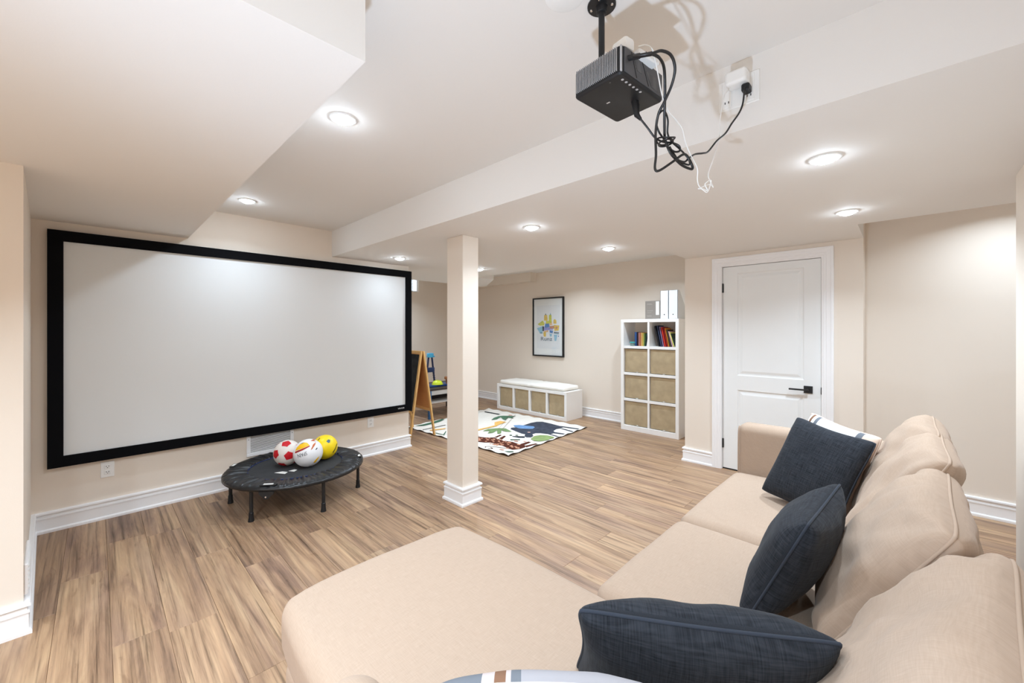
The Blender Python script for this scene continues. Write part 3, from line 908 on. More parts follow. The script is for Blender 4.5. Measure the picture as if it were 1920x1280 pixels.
c = V((tc_.x + .512 * math.cos(a), tc_.y + .512 * math.sin(a), 0))
Rb = Matrix.Translation((c.x, c.y, TZ)) @ Matrix.Rotation(a + PI / 2, 4, 'Z')
hb = MB().prism([(-.05, -.03), (.05, -.03), (.05, -.045), (.012, -.082), (-.012, -.082), (-.05, -.045)], -.008, .008, Rb @ Matrix.Rotation(PI / 2, 4, 'X')).build('hinge_bracket', M['black_metal'], t)
MB().lathe([(.007, 0), (.006, .006)], (0, 0, 0), 10, Rb @ Matrix.Translation((0, -.008, -.066)) @ Matrix.Rotation(PI / 2, 4, 'X')).build('bolt', M['chrome'], hb)
for aa, wd_ in ((-40, .055), (-127, .04), (66, .04)):
    a = math.radians(aa)
    R2 = Matrix.Translation((tc_.x + .485 * math.cos(a), tc_.y + .485 * math.sin(a), TZ + .008)) @ Matrix.Rotation(a + PI / 2, 4, 'Z')
    MB().box(-wd_, wd_, -.018, .018, -.004, .004, .002, R2).build('velcro_tab', M['black_plastic'], t)
    MB().box(-wd_ * .6, wd_ * .6, -.010, .010, .004, .0055, .0005, R2).build('white_label', M['paper'], t)
for px, py, s in ((-3.535, 1.02, 1.0), (-3.52, 1.10, .55)):
    R2 = Matrix.Translation((px, py, TZ - .0105)) @ Matrix.Rotation(.6, 4, 'Z')
    MB().prism([(-.05 * s, -.015), (.05 * s, -.022), (.04 * s, .02), (-.01 * s, .024)], -.0012, .0008, R2).build('mat_label', M['paper'], t, smooth=False)

def fibo_frame(c):
    e = (V((0, 0, 1.384)) - V(c)).normalized()
    r = V((0, 0, 1)).cross(e).normalized()
    return r, e.cross(r), e
def patch(c, rad, poly, frame, lift=1.006, rings=5, sub=4):
    """printed or stitched patch lying on a ball: poly in the ball's own (right, up) plane, in radii"""
    r, u, e = frame
    pts = []
    n = len(poly)
    for i in range(n):
        for k in range(sub):
            tt = k / sub
            pts.append((poly[i][0] * (1 - tt) + poly[(i + 1) % n][0] * tt, poly[i][1] * (1 - tt) + poly[(i + 1) % n][1] * tt))
    cx_, cy_ = sum(p[0] for p in pts) / len(pts), sum(p[1] for p in pts) / len(pts)
    def on(a, b):
        d2 = a * a + b * b
        w = math.sqrt(max(0.0, 1 - d2))
        return V(c) + (r * a + u * b + e * w).normalized() * rad * lift
    vs_, fs = [on(cx_, cy_)], []
    for k in range(1, rings + 1):
        for p in pts: vs_.append(on(cx_ + (p[0] - cx_) * k / rings, cy_ + (p[1] - cy_) * k / rings))
    N_ = len(pts)
    for i in range(N_): fs.append([0, 1 + i, 1 + (i + 1) % N_])
    for k in range(rings - 1):
        for i in range(N_):
            a, b = 1 + k * N_ + i, 1 + k * N_ + (i + 1) % N_
            fs.append([a, b, b + N_, a + N_])
    return MB().add(vs_, fs)

# red and white ball: sphere with twelve red pentagon panels
RZ = TZ - .011
bc, brd = V((-3.700, 1.112, RZ + .103)), .103
t = thing('soccer_ball', 'off-white soccer ball with red pentagon panels on the trampoline', 'ball', (bc.x, bc.y, RZ), 'balls on the trampoline')
sphere_mb(bc, brd).build('ball_body', M['ball_white'], t)
phi = (1 + 5 ** .5) / 2
ico = [V(p).normalized() for p in [(0, 1, phi), (0, 1, -phi), (0, -1, phi), (0, -1, -phi), (1, phi, 0), (1, -phi, 0), (-1, phi, 0), (-1, -phi, 0), (phi, 0, 1), (phi, 0, -1), (-phi, 0, 1), (-phi, 0, -1)]]
r, u, e = fibo_frame(bc)
# turn the icosahedron so that panels sit where the photo shows them: one at (.30,-.20), one at (-.08,.55)
p1, p2 = V((.12, -.26, 0)), V((-.05, .64, 0))
p1.z = math.sqrt(1 - p1.x ** 2 - p1.y ** 2); p2.z = math.sqrt(1 - p2.x ** 2 - p2.y ** 2)
def basis(a, b):
    a = a.normalized(); n = a.cross(b).normalized()
    return Matrix((a, n, a.cross(n))).transposed()
near = sorted(ico, key=lambda q: -q.dot(ico[0]))[1]
Rot = basis(p1, p2) @ basis(ico[0], near).inverted()
Fr = Matrix((r, u, e)).transposed()
for d in ico:
    dn = (Fr @ (Rot @ d)).normalized()
    nb = [Fr @ (Rot @ q) for q in sorted(ico, key=lambda q: -q.dot(d))[1:6]]
    a1 = (nb[0] - dn * nb[0].dot(dn)).normalized(); a2 = dn.cross(a1)
    ang = sorted(math.atan2(q.dot(a2), q.dot(a1)) for q in nb)
    poly = [(.36 * math.cos(x), .36 * math.sin(x)) for x in ang]
    patch(bc, brd, poly, (a1, a2, dn), 1.008, 4, 3).build('panel', M['ball_red'], t)

# white ball with the flag print
bc, brd = V((-3.540, 1.222, RZ + .112)), .112
t = thing('printed_ball', 'white ball with a yellow and red flag print and upside-down lettering on the trampoline', 'ball', (bc.x, bc.y, RZ), 'balls on the trampoline')
sphere_mb(bc, brd).build('ball_body', M['ball_clean'], t)
F3 = fibo_frame(bc)
P2 = lambda x, y: ((x - 1112) / 388.0, -(y - 690) / 345.0)          # measured on the ball's face
patch(bc, brd, [P2(*p) for p in [(785, 610), (830, 530), (900, 465), (1000, 425), (1090, 445), (1150, 515), (970, 570)]], F3).build('flag_print', M['flag_yellow'], t)
patch(bc, brd, [P2(*p) for p in [(785, 625), (970, 575), (1150, 520), (1155, 545), (980, 615), (790, 668)]], F3, 1.007).build('flag_band', M['flag_red'], t)
patch(bc, brd, [P2(*p) for p in [(905, 468), (960, 435), (1020, 432), (960, 452)]], F3, 1.009).build('flag_crest', M['print_black'], t)
patch(bc, brd, [P2(*p) for p in [(1175, 635), (1235, 500), (1310, 450), (1290, 520), (1215, 615)]], F3).build('stroke_print', M['print_orange'], t)
patch(bc, brd, [P2(*p) for p in [(1170, 410), (1250, 365), (1330, 385), (1240, 395), (1320, 440), (1270, 425)]], F3).build('stroke_print', M['print_orange'], t)
patch(bc, brd, [P2(*p) for p in [(1290, 640), (1330, 590), (1352, 600), (1320, 640)]], F3).build('emblem_print', M['print_black'], t)
patch(bc, brd, [P2(*p) for p in [(1240, 940), (1330, 850), (1400, 800), (1370, 860), (1290, 950)]], F3).build('rim_print', M['flag_yellow'], t)
tv, tf = text_geo('SPAIN', 1.0)
wd = max(p.x for p in tv) - min(p.x for p in tv); hg = max(p.y for p in tv) - min(p.y for p in tv)
ca, sa = math.cos(PI + .22), math.sin(PI + .22)
c0 = P2(965, 715)
q = MB(); vv = []
for p in tv:
    a_, b_ = p.x / wd * .60, p.y / hg * .26
    a_, b_ = a_ * ca - b_ * sa + c0[0], a_ * sa + b_ * ca + c0[1]
    w = math.sqrt(max(0, 1 - a_ * a_ - b_ * b_))
    vv.append(bc + (F3[0] * a_ + F3[1] * b_ + F3[2] * w) * brd * 1.010)
q.add(vv, tf).build('ball_lettering', M['print_black'], t, smooth=False, fix=False)

# yellow ball behind
bc, brd = V((-3.640, 1.395, RZ + .104)), .104
t = thing('yellow_ball', 'yellow ball with black stripes behind the printed ball on the trampoline', 'ball', (bc.x, bc.y, RZ), 'balls on the trampoline')
sphere_mb(bc, brd).build('ball_body', M['yellow'], t)
F4 = fibo_frame(bc)
P4 = lambda x, y: ((x - 1320) / 310.0, -(y - 480) / 310.0)
patch(bc, brd, [P4(*p) for p in [(1350, 345), (1400, 300), (1445, 320), (1440, 380), (1405, 395)]], F4).build('eye_print', M['print_blue'], t)
patch(bc, brd, [P4(*p) for p in [(1150, 295), (1200, 240), (1210, 250), (1170, 300)]], F4).build('eye_print', M['print_black'], t)
patch(bc, brd, [P4(*p) for p in [(1500, 640), (1560, 540), (1606, 420), (1614, 440), (1570, 560), (1516, 650)]], F4).build('stripe_print', M['print_black'], t)

# ================================================================== CUBE BOOKSHELF
bx0, bx1, by0, by1, bz1 = -2.825, -2.022, 5.09, 5.435, 1.523
unit = thing('cube_bookshelf', 'tall white two-by-four cube bookshelf beside the door wall corner', 'bookshelf', ((bx0 + bx1) / 2, (by0 + by1) / 2, 0))
O = .042
W = M['shelf']
MB().box(bx0, bx0 + O, by0, by1, 0, bz1 - O, .002).build('side_panel', W, unit)
MB().box(bx1 - O, bx1, by0, by1, 0, bz1 - O, .002).build('side_panel', W, unit)
MB().box(bx0, bx1, by0, by1, bz1 - O, bz1, .002).build('top_panel', W, unit)
MB().box(bx0 + O, bx1 - O, by0, by1, 0, .070, .002).build('bottom_panel', W, unit)
MB().box(-2.437, -2.411, by0 + .003, by1, .070, bz1 - O, .001).build('divider', W, unit)
zsh = (.405, .762, 1.125)
for z in zsh:
    MB().box(bx0 + O, -2.437, by0 + .004, by1, z, z + .034, .001).build('shelf', W, unit)
    MB().box(-2.411, bx1 - O, by0 + .004, by1, z, z + .034, .001).build('shelf', W, unit)
def bin_(x0, x1, z0, z1, y0, y1, label, grp):
    t = thing('storage_bin', label, 'storage bin', ((x0 + x1) / 2, (y0 + y1) / 2, z0), grp)
    vs_, fs, uvs = soft_box(x0, x1, y0, y1, z0, z1, .006, side=.004, rough=.003, seed=x0 * 7 + z0 * 3)
    MB().add(vs_, fs, uvs).build('bin_body', M['bin'], t, angle=60)
    xc = (x0 + x1) / 2 + .02
    MB().box(xc - .016, xc + .016, y0 - .010, y0 - .006, z0 - .006, z0 + .010, .001).tube([(xc - .014, y0 + .002, z0 + .008), (xc - .014, y0 - .014, z0 - .004), (xc + .014, y0 - .014, z0 - .004), (xc + .014, y0 + .002, z0 + .008)], .0025, 6).build('handle_loop', M['bin_handle'], t)
    return t
cols = [(bx0 + O + .008, -2.437 - .008, 'left'), (-2.411 + .008, bx1 - O - .008, 'right')]
rws = [(.076, .398, 'bottom row'), (.445, .755, 'row above the bottom'), (.802, 1.117, 'row just below the books')]
for x0, x1, cn in cols:
    for z0, z1, rn in rws:
        bin_(x0, x1, z0, z1, by0 + .022, by1 - .02, f'tan canvas bin in the {rn}, {cn} column of the bookshelf', 'tan bins in the tall bookshelf')

def book(x, z, w, h, d, lean, mcol, label, grp, y0=5.16, pages=True):
    """upright book with its spine to the room; x = bottom left of the spine, lean in radians"""
    mm = mat('book_cover', mcol, .55, .3, var=.06, vscale=30)
    t = thing('book', label, 'book', (x, y0, z), grp)
    R = Matrix.Translation((x, y0, z)) @ Matrix.Rotation(lean, 4, 'Y')
    if lean < 0: R = R @ Matrix.Translation((0, 0, 0))
    MB().box(0, .003, 0, d, 0, h, 0, R).box(w - .003, w, 0, d, 0, h, 0, R).box(0, w, 0, .003, 0, h, 0, R).build('cover', mm, t, smooth=False)
    MB().box(.003, w - .003, .003, d - .005, .003, h - .004, 0, R).build('pages', M['paper'], t, smooth=False)
    return t
zb = zsh[2] + .035
GL, GR = 'books in the left top cube', 'books in the right top cube'
left = [(-2.655, .034, .190, 0, (46, 78, 128), 'blue-spined book at the left of the left top cube'),
        (-2.618, .020, .186, 0, (60, 34, 36), 'dark maroon thin book next to the blue one in the left cube'),
        (-2.596, .016, .186, 0, (214, 150, 140), 'pinkish thin book in the left top cube'),
        (-2.579, .016, .182, 0, (196, 112, 84), 'terracotta book in the middle of the left top cube'),
        (-2.562, .020, .184, 0, (222, 176, 110), 'sand-coloured book in the middle of the left top cube'),
        (-2.541, .016, .178, 0, (232, 196, 92), 'mustard yellow book in the left top cube'),
        (-2.524, .014, .172, 0, (150, 174, 96), 'green thin book in the left top cube'),
        (-2.508, .018, .176, .10, (36, 60, 52), 'dark green slightly leaning book in the left top cube'),
        (-2.484, .012, .200, .14, (240, 236, 228), 'thin white leaning book at the right of the left cube')]
for x, w, h, ln, c, lb in left: book(x, zb, w, h, .17, ln, srgb(*c), lb, GL)
right = [(-2.315, .020, .275, -.22, (30, 30, 36), 'tall black leaning book at the left of the right top cube'),
         (-2.287, .024, .280, -.21, (44, 52, 78), 'dark navy tall leaning book in the right top cube'),
         (-2.256, .012, .265, -.20, (178, 150, 190), 'lilac thin leaning book in the right top cube'),
         (-2.238, .026, .255, -.19, (178, 38, 28), 'bright red thick leaning book in the right top cube'),
         (-2.206, .018, .250, -.19, (150, 30, 26), 'deep red leaning book in the right top cube'),
         (-2.184, .012, .245, -.20, (240, 160, 60), 'orange thin leaning book in the right top cube'),
         (-2.164, .022, .225, -.22, (60, 52, 44), 'dark brown leaning book in the right top cube'),
         (-2.136, .014, .205, -.25, (236, 190, 200), 'pale pink leaning book in the right top cube'),
         (-2.117, .016, .195, -.30, (240, 232, 130), 'pale yellow leaning book in the right top cube'),
         (-2.098, .012, .180, -.34, (58, 70, 56), 'dark olive leaning book at the right of the right cube')]
for x, w, h, ln, c, lb in right: book(x, zb, w, h, .17, ln, srgb(*c), lb, GR)
t = thing('small_jar', 'small teal lidded box in front of the blue book', 'box', (-2.665, 5.125, zb))
MB().box(-2.690, -2.640, 5.10, 5.145, zb, zb + .038, .004).build('box_body', mat('jar_grey', srgb(120, 140, 136), .4, .4, var=.2, vscale=90), t)
MB().box(-2.694, -2.636, 5.096, 5.149, zb + .038, zb + .056, .003).build('lid', mat('jar_teal', srgb(70, 168, 168), .4, .4, var=.03), t)

# on top of the shelf
zt = bz1 + .001
t = thing('boxed_set', 'grey slipcase box with a white spine label on top of the bookshelf', 'box', (-2.41, 5.25, zt))
MB().box(-2.520, -2.300, 5.20, 5.30, zt, zt + .245, .002).build('box_body', mat('grey_card', srgb(138, 130, 122), .6, .25, var=.05), t)
MB().box(-2.370, -2.325, 5.1985, 5.20, zt + .055, zt + .235).build('label_strip', M['paper'], t, smooth=False)
q = MB()
for z, x0, x1 in ((.205, -2.495, -2.43), (.195, -2.495, -2.42), (.11, -2.495, -2.41), (.085, -2.49, -2.43), (.045, -2.495, -2.43), (.035, -2.49, -2.43)):
    q.box(x0, x1, 5.199, 5.20, zt + z, zt + z + .004)
o = q.build('faint_print', mat('faded_print', srgb(168, 160, 150), .6, .2, var=.02), t, smooth=False); o['kind'] = 'stuff'
def mag_file(x0, x1, label):
    t = thing('magazine_file', label, 'magazine file', ((x0 + x1) / 2, 5.25, zt), 'white magazine files')
    y0, y1, h, th_ = 5.15, 5.40, .365, .003
    # tall front edge to the room, low scooped back
    q = MB()
    for x in (x0, x1 - th_):
        prof = [(y0, zt), (y1, zt), (y1, zt + .16), (y0 + .06, zt + h), (y0, zt + h)]
        n = len(prof)
        q.add([(x, a, b) for a, b in prof] + [(x + th_, a, b) for a, b in prof], [list(range(n)), list(range(2 * n - 1, n - 1, -1))] + [[i, (i + 1) % n, n + (i + 1) % n, n + i] for i in range(n)])
    q.box(x0, x1, y0, y0 + th_, zt, zt + h).box(x0, x1, y1 - th_, y1, zt, zt + .16).box(x0, x1, y0, y1, zt, zt + th_)
    q.build('file_body', mat('white_card', srgb(222, 225, 227), .5, .3, var=.01), t, smooth=False)
    xc = (x0 + x1) / 2
    MB().lathe([(.019, 0), (.019, .002), (.012, .003), (.008, .002), (.008, 0)], (0, 0, 0), 18, Matrix.Translation((xc, y0, zt + .055)) @ Matrix.Rotation(PI / 2, 4, 'X')).build('label_ring', M['white_plastic'], t)
    MB().lathe([(.0078, 0), (.0078, .0008)], (0, 0, 0), 14, Matrix.Translation((xc, y0, zt + .055)) @ Matrix.Rotation(PI / 2, 4, 'X')).build('finger_hole', M['dark_slot'], t)
mag_file(-2.285, -2.180, 'white magazine file on the bookshelf, beside the grey box')
mag_file(-2.176, -2.060, 'white magazine file on the bookshelf, nearest the door wall')

# ================================================================== BENCH UNIT
hx0, hx1, hy0, hy1, hz = -5.137, -3.630, 4.915, 5.335, .437
unit = thing('storage_bench', 'low white four-cube storage bench under the framed picture', 'bench', ((hx0 + hx1) / 2, (hy0 + hy1) / 2, 0))
MB().box(hx0, hx0 + .048, hy0, hy1, 0, hz - .046, .002).build('side_panel', W, unit)
MB().box(hx1 - .042, hx1, hy0, hy1, 0, hz - .046, .002).build('side_panel', W, unit)
MB().box(hx0, hx1, hy0, hy1, hz - .046, hz, .002).build('top_panel', W, unit)
MB().box(hx0 + .048, hx1 - .042, hy0, hy1, 0, .055, .002).build('bottom_panel', W, unit)
MB().box(hx0 + .048, hx1 - .042, hy1 - .012, hy1, .055, hz - .046).build('back_panel', W, unit, smooth=False)
cell = (hx1 - .042 - (hx0 + .048) - 3 * .034) / 4
xx = hx0 + .048
edges = []
for k in range(4):
    edges.append((xx, xx + cell)); xx += cell
    if k < 3:
        MB().box(xx, xx + .034, hy0 + .002, hy1 - .012, .055, hz - .046, .001).build('divider', W, unit)
        xx += .034
for (x0, x1), nm in zip(edges, ('leftmost', 'second from the left', 'third from the left', 'rightmost')):
    bin_(x0 + .010, x1 - .008, .061, .385, hy0 + .03, hy1 - .02, f'tan canvas bin, {nm} of the four in the low bench', 'tan bins in the bench')
# tufted seat pad
cu = thing('bench_cushion', 'white tufted cotton seat pad on the low storage bench', 'cushion', (-4.40, 5.13, hz))
px0_, px1_, py0_, py1_ = -5.075, -3.70, 4.925, 5.345
tufts = [(px0_ + (px1_ - px0_) * (i + .5) / 6, py0_ + (py1_ - py0_) * (j + .5) / 2) for i in range(6) for j in range(2)]
def tl(w):
    x, y = w.x + px0_, w.y + py0_
    d = min((x - a) ** 2 + (y - b) ** 2 for a, b in tufts)
    if w.z > .03: w.z -= .022 * math.exp(-d / .0028)
    w.z += .006 * noise.noise(V((x * 6, y * 6, 1))) * (1 if w.z > .02 else 0)
    seam = abs((x - (px0_ + px1_) / 2)) 
    if w.z > .02: w.z -= .012 * math.exp(-(seam / .015) ** 2)
    return w
vs_, fs, uvs = soft_box(px0_, px1_, py0_, py1_, hz + .001, hz + .066, .032, crown=.014, side=.012, rough=.006, seed=12, lump=tl)
MB().add(vs_, fs, uvs).build('pad', M['cotton'], cu, angle=180)
for a, b in tufts:
    MB().lathe([(.008, 0), (.006, .004), (1e-5, .005)], (a, b, hz + .058), 10).build('tuft_button', M['cotton'], cu)

# ================================================================== FRAMED PICTURE
fx0, fx1, fz0, fz1, fy = -4.751, -4.072, .918, 1.938, YT
t = thing('framed_picture', 'framed watercolour town print in a thin black frame above the bench', 'picture', ((fx0 + fx1) / 2, fy, fz0))
d0 = .038
for b in ((fx0, fx1, fz0, fz0 + .022), (fx0, fx1, fz1 - .022, fz1), (fx0, fx0 + .022, fz0 + .022, fz1 - .022), (fx1 - .022, fx1, fz0 + .022, fz1 - .022)):
    MB().box(b[0], b[1], fy - d0, fy, b[2], b[3], .001).build('frame_bar', M['black_metal'], t)
MB().box(fx0 + .02, fx1 - .02, fy - .020, fy - .010, fz0 + .02, fz1 - .02).build('mat_board', mat('mat_board', srgb(240, 240, 240), .7, .15, var=.005), t, smooth=False)
# print sheet
ax0, ax1, az0, az1 = fx0 + .085, fx1 - .085, fz0 + .135, fz1 - .135
MB().box(ax0, ax1, fy - .0215, fy - .020, az0, az1).build('print_sheet', mat('watercolour_paper', srgb(232, 233, 236), .8, .1, var=.01), t, smooth=False)
art = MB(); pal = []
def wash(poly, c):
    if c not in pal: pal.append(c)
    art.cur = pal.index(c)
    Px = lambda x: fx0 + .055 + (x - 35) / 620.0 * (fx1 - fx0 - .11)
    Pz = lambda z: fz1 - .135 - (z - 20) / 1080.0 * (fz1 - fz0 - .27)
    y = fy - .0217 - .00012 * len(art.f)
    art.add([(Px(a), y, Pz(b)) for a, b in poly], [list(range(len(poly)))])
OCH, LIM, SKY, BLU, VIO, PCH, RST, INK, TEA = (224, 190, 96), (206, 204, 92), (150, 196, 218), (84, 130, 190), (150, 150, 206), (232, 190, 150), (196, 140, 110), (52, 60, 74), (74, 132, 156)
for poly, c in [([(255, 260), (330, 260), (340, 400), (250, 400)], OCH), ([(275, 260), (290, 215), (305, 260)], INK), ([(370, 260), (430, 260), (435, 420), (365, 420)], LIM), ([(395, 262), (408, 205), (418, 262)], TEA),
                ([(90, 490), (220, 395), (265, 470), (250, 520), (150, 525)], LIM), ([(480, 390), (510, 365), (545, 400), (550, 480), (478, 480)], OCH), ([(200, 540), (255, 545), (245, 670), (205, 660)], INK),
                ([(70, 590), (210, 540), (215, 690), (140, 700)], SKY), ([(285, 470), (370, 460), (390, 560), (260, 580)], BLU), ([(250, 575), (480, 560), (470, 625), (250, 650)], VIO), ([(385, 540), (490, 525), (500, 600), (400, 600)], RST),
                ([(380, 430), (440, 425), (455, 515), (385, 520)], PCH), ([(490, 510), (615, 525), (600, 650), (500, 655)], OCH), ([(530, 545), (580, 560), (560, 620), (525, 600)], RST), ([(250, 655), (360, 640), (355, 680), (255, 700)], PCH),
                ([(235, 690), (300, 680), (300, 800), (245, 800)], OCH), ([(385, 640), (470, 650), (460, 720), (390, 700)], BLU), ([(490, 680), (610, 690), (610, 705), (490, 700)], INK), ([(485, 705), (610, 722), (605, 738), (490, 722)], TEA),
                ([(490, 750), (570, 750), (545, 900), (505, 900)], SKY), ([(385, 720), (450, 740), (430, 800), (395, 790)], SKY), ([(140, 700), (220, 695), (215, 722), (150, 720)], TEA), ([(300, 400), (440, 420), (420, 470), (300, 480)], LIM), ([(590, 765), (608, 775), (600, 805), (585, 795)], BLU)]:
    wash(poly, c)
art.build('watercolour_print', [mat('watercolour_wash', srgb(*c), .8, .1, var=.15, vscale=30) for c in pal], t, smooth=False, fix=False)['label'] = 'loose colour patches of a town'
tv, tf = text_geo('Runz', 1.0)
wd = max(p.x for p in tv) - min(p.x for p in tv); hg = max(p.y for p in tv) - min(p.y for p in tv)
cx_ = fx0 + .055 + (310 - 35) / 620 * (fx1 - fx0 - .11); cz_ = fz1 - .135 - (860 - 20) / 1080 * (fz1 - fz0 - .27)
MB().add([(cx_ + p.x / wd * .25, fy - .026, cz_ + p.y / hg * .065) for p in tv], tf).build('print_lettering', mat('ink_blue', srgb(70, 96, 122), .8, .1, var=.2, vscale=40), t, smooth=False, fix=False)
gl = MB().box(fx0 + .02, fx1 - .02, fy - .032, fy - .030, fz0 + .02, fz1 - .02)
gm = pane_glass('picture_glass', (.98, .99, .99))
gl.build('glass_pane', gm, t, smooth=False)

# ================================================================== RUG
rug = thing('animal_rug', 'cream children rug printed with an elephant, a leopard and leaves', 'rug', (-4.2, 3.95, 0))
cs = [V((-3.085, 3.122)), V((-3.195, 4.81)), V((-5.17, 4.75)), V((-5.03, 3.055))]
q = MB(); nx, ny = 60, 40
vs_, fs = [], []
for j in range(ny + 1):
    for i in range(nx + 1):
        a, b = i / nx, j / ny
        p = cs[0] * (1 - a) * (1 - b) + cs[1] * (1 - a) * b + cs[2] * a * b + cs[3] * a * (1 - b)
        ed = min(a, 1 - a, b, 1 - b)
        z = .007 + max(0, .012 - ed) * .35 * (0.5 + .5 * math.sin(a * 55 + b * 47)) * 3
        rip = .006 * math.exp(-(b / .05) ** 2) * max(0, math.sin(a * 38)) * math.exp(-(a / .22) ** 2)
        vs_.append((p.x, p.y, z + rip + .004 * math.exp(-((a / .04) ** 2)) * max(0, math.sin(b * 30)) * math.exp(-(b / .4) ** 2)))
for j in range(ny):
    for i in range(nx):
        k = j * (nx + 1) + i
        fs.append([k, k + 1, k + nx + 2, k + nx + 1])
n0 = len(vs_)
rimi = [i for i in range(nx + 1)] + [j * (nx + 1) + nx for j in range(1, ny + 1)] + [ny * (nx + 1) + i for i in range(nx - 1, -1, -1)] + [j * (nx + 1) for j in range(ny - 1, 0, -1)]
vs_ += [(vs_[i][0], vs_[i][1], max(0.0008, vs_[i][2] - .007)) for i in rimi]
for k in range(len(rimi)):
    k2 = (k + 1) % len(rimi)
    fs.append([rimi[k], n0 + k, n0 + k2, rimi[k2]])
q.add(vs_, fs).build('rug_field', mat('rug_cream', srgb(228, 222, 212), .95, .05, bump=.3, bscale=300, var=.03, vscale=14), rug, angle=60)
q = MB().tube([(vs_[i][0], vs_[i][1], max(.005, vs_[i][2] - .003)) for i in rimi], .0042, 5, closed=True)
q.build('rug_binding', mat('rug_binding', srgb(74, 66, 60), .9, .1, var=.05), rug)
RUGP = {
 'body': [(-3.921, 4.299), (-3.942, 4.458), (-3.925, 4.58), (-3.866, 4.638), (-3.702, 4.631), (-3.516, 4.605), (-3.432, 4.574), (-3.424, 4.499), (-3.441, 4.427), (-3.41, 4.326), (-3.357, 4.274), (-3.326, 4.204), (-3.33, 4.151), (-3.38, 4.127), (-3.456, 4.103), (-3.502, 4.058), (-3.497, 3.989), (-3.431, 3.934), (-3.406, 3.865), (-3.45, 3.822), (-3.503, 3.84), (-3.566, 3.923), (-3.622, 3.917), (-3.769, 3.951), (-3.896, 3.986), (-3.944, 4.049), (-3.916, 4.104)],
 'leg1': [(-3.521, 4.611), (-3.226, 4.674), (-3.216, 4.619), (-3.432, 4.574)], 'leg2': [(-3.423, 4.483), (-3.403, 4.519), (-3.185, 4.492), (-3.188, 4.449)],
 'leg3': [(-3.387, 4.296), (-3.355, 4.286), (-3.203, 4.314), (-3.199, 4.264), (-3.337, 4.218)], 'leg4': [(-3.367, 4.14), (-3.341, 4.165), (-3.182, 4.152), (-3.197, 4.114)],
 'trunk': [(-3.503, 3.84), (-3.476, 3.797), (-3.538, 3.76), (-3.63, 3.74), (-3.601, 3.722), (-3.505, 3.737), (-3.448, 3.793)],
 'ear': [(-4.022, 4.172), (-3.972, 4.25), (-3.872, 4.289), (-3.773, 4.327), (-3.719, 4.295), (-3.688, 4.215), (-3.75, 4.154), (-3.833, 4.102), (-3.936, 4.112)],
 'leaf1': [(-3.358, 3.798), (-3.413, 3.928), (-3.388, 4.023), (-3.313, 4.072), (-3.213, 4.076), (-3.176, 4.043), (-3.183, 3.968), (-3.168, 3.895), (-3.2, 3.799), (-3.265, 3.758)],
 'leop': [(-3.943, 3.413), (-3.832, 3.452), (-3.749, 3.532), (-3.688, 3.523), (-3.564, 3.511), (-3.435, 3.551), (-3.303, 3.534), (-3.226, 3.548), (-3.169, 3.486), (-3.169, 3.391), (-3.208, 3.316), (-3.265, 3.317), (-3.395, 3.345), (-3.483, 3.338), (-3.608, 3.341), (-3.663, 3.288), (-3.74, 3.255), (-4.02, 3.20), (-4.08, 3.36)],
 'lf': [(-3.749, 3.532), (-3.789, 3.682), (-3.748, 3.673), (-3.712, 3.545)], 'lf2': [(-3.67, 3.541), (-3.713, 3.683), (-3.673, 3.675), (-3.604, 3.538)],
 'lb': [(-3.303, 3.534), (-3.304, 3.698), (-3.26, 3.699), (-3.237, 3.537)], 'lb2': [(-3.218, 3.516), (-3.19, 3.696), (-3.154, 3.699), (-3.157, 3.497)],
 'palm': [(-4.49, 4.179), (-4.568, 4.303), (-4.604, 4.442), (-4.574, 4.506), (-4.406, 4.634), (-4.401, 4.534), (-4.314, 4.482), (-4.416, 4.472), (-4.325, 4.32), (-4.399, 4.333), (-4.526, 4.413), (-4.467, 4.267)],
 'palm2': [(-4.087, 3.643), (-4.116, 3.772), (-4.041, 3.9), (-3.958, 3.953), (-3.777, 3.892), (-3.838, 3.833), (-3.931, 3.846), (-3.817, 3.728), (-3.84, 3.681), (-3.975, 3.803), (-3.919, 3.679), (-3.945, 3.603), (-4.019, 3.709)],
 'gir': [(-4.198, 3.64), (-4.2, 3.97), (-4.34, 4.103), (-4.346, 4.223), (-4.231, 4.24), (-4.205, 4.142), (-4.187, 4.041), (-4.149, 3.962), (-4.151, 3.739), (-4.141, 3.591)],
 'blk': [(-5.042, 4.542), (-4.7, 4.567), (-4.686, 4.522), (-5.004, 4.5)],
 'croc': [(-4.99, 3.152), (-4.99, 3.301), (-5.02, 3.474), (-5.06, 3.624), (-5.08, 3.70), (-5.03, 3.70), (-4.96, 3.566), (-4.921, 3.405), (-4.917, 3.249)],
 'ln': [(-4.732, 3.12), (-4.735, 3.508), (-4.715, 3.485), (-4.713, 3.101)], 'ora': [(-4.644, 3.176), (-4.574, 3.389), (-4.539, 3.355), (-4.598, 3.156)],
 'grn': [(-4.476, 3.145), (-4.318, 3.159), (-4.453, 3.305), (-4.404, 3.269), (-4.281, 3.150), (-4.437, 3.129)]}
q_i = [0]
def rug_print(name, keys, c, extra=None, var=.2, vscale=14):
    q = MB()
    for k in keys:
        p = RUGP[k] if isinstance(k, str) else k
        q_i[0] += 1
        z = .0083 + .00006 * q_i[0]
        bm = bmesh.new()
        f = bm.faces.new([bm.verts.new((x, y, z)) for x, y in p])
        bmesh.ops.triangulate(bm, faces=[f]); bm.verts.index_update()
        q.add([v.co.copy() for v in bm.verts], [[v.index for v in g.verts] for g in bm.faces]); bm.free()
    o = q.build(name, mat(name, srgb(*c), .95, .05, var=var, vscale=vscale), rug, smooth=False)
    for p in o.data.polygons:
        if p.normal.z < 0: p.flip()
    return o
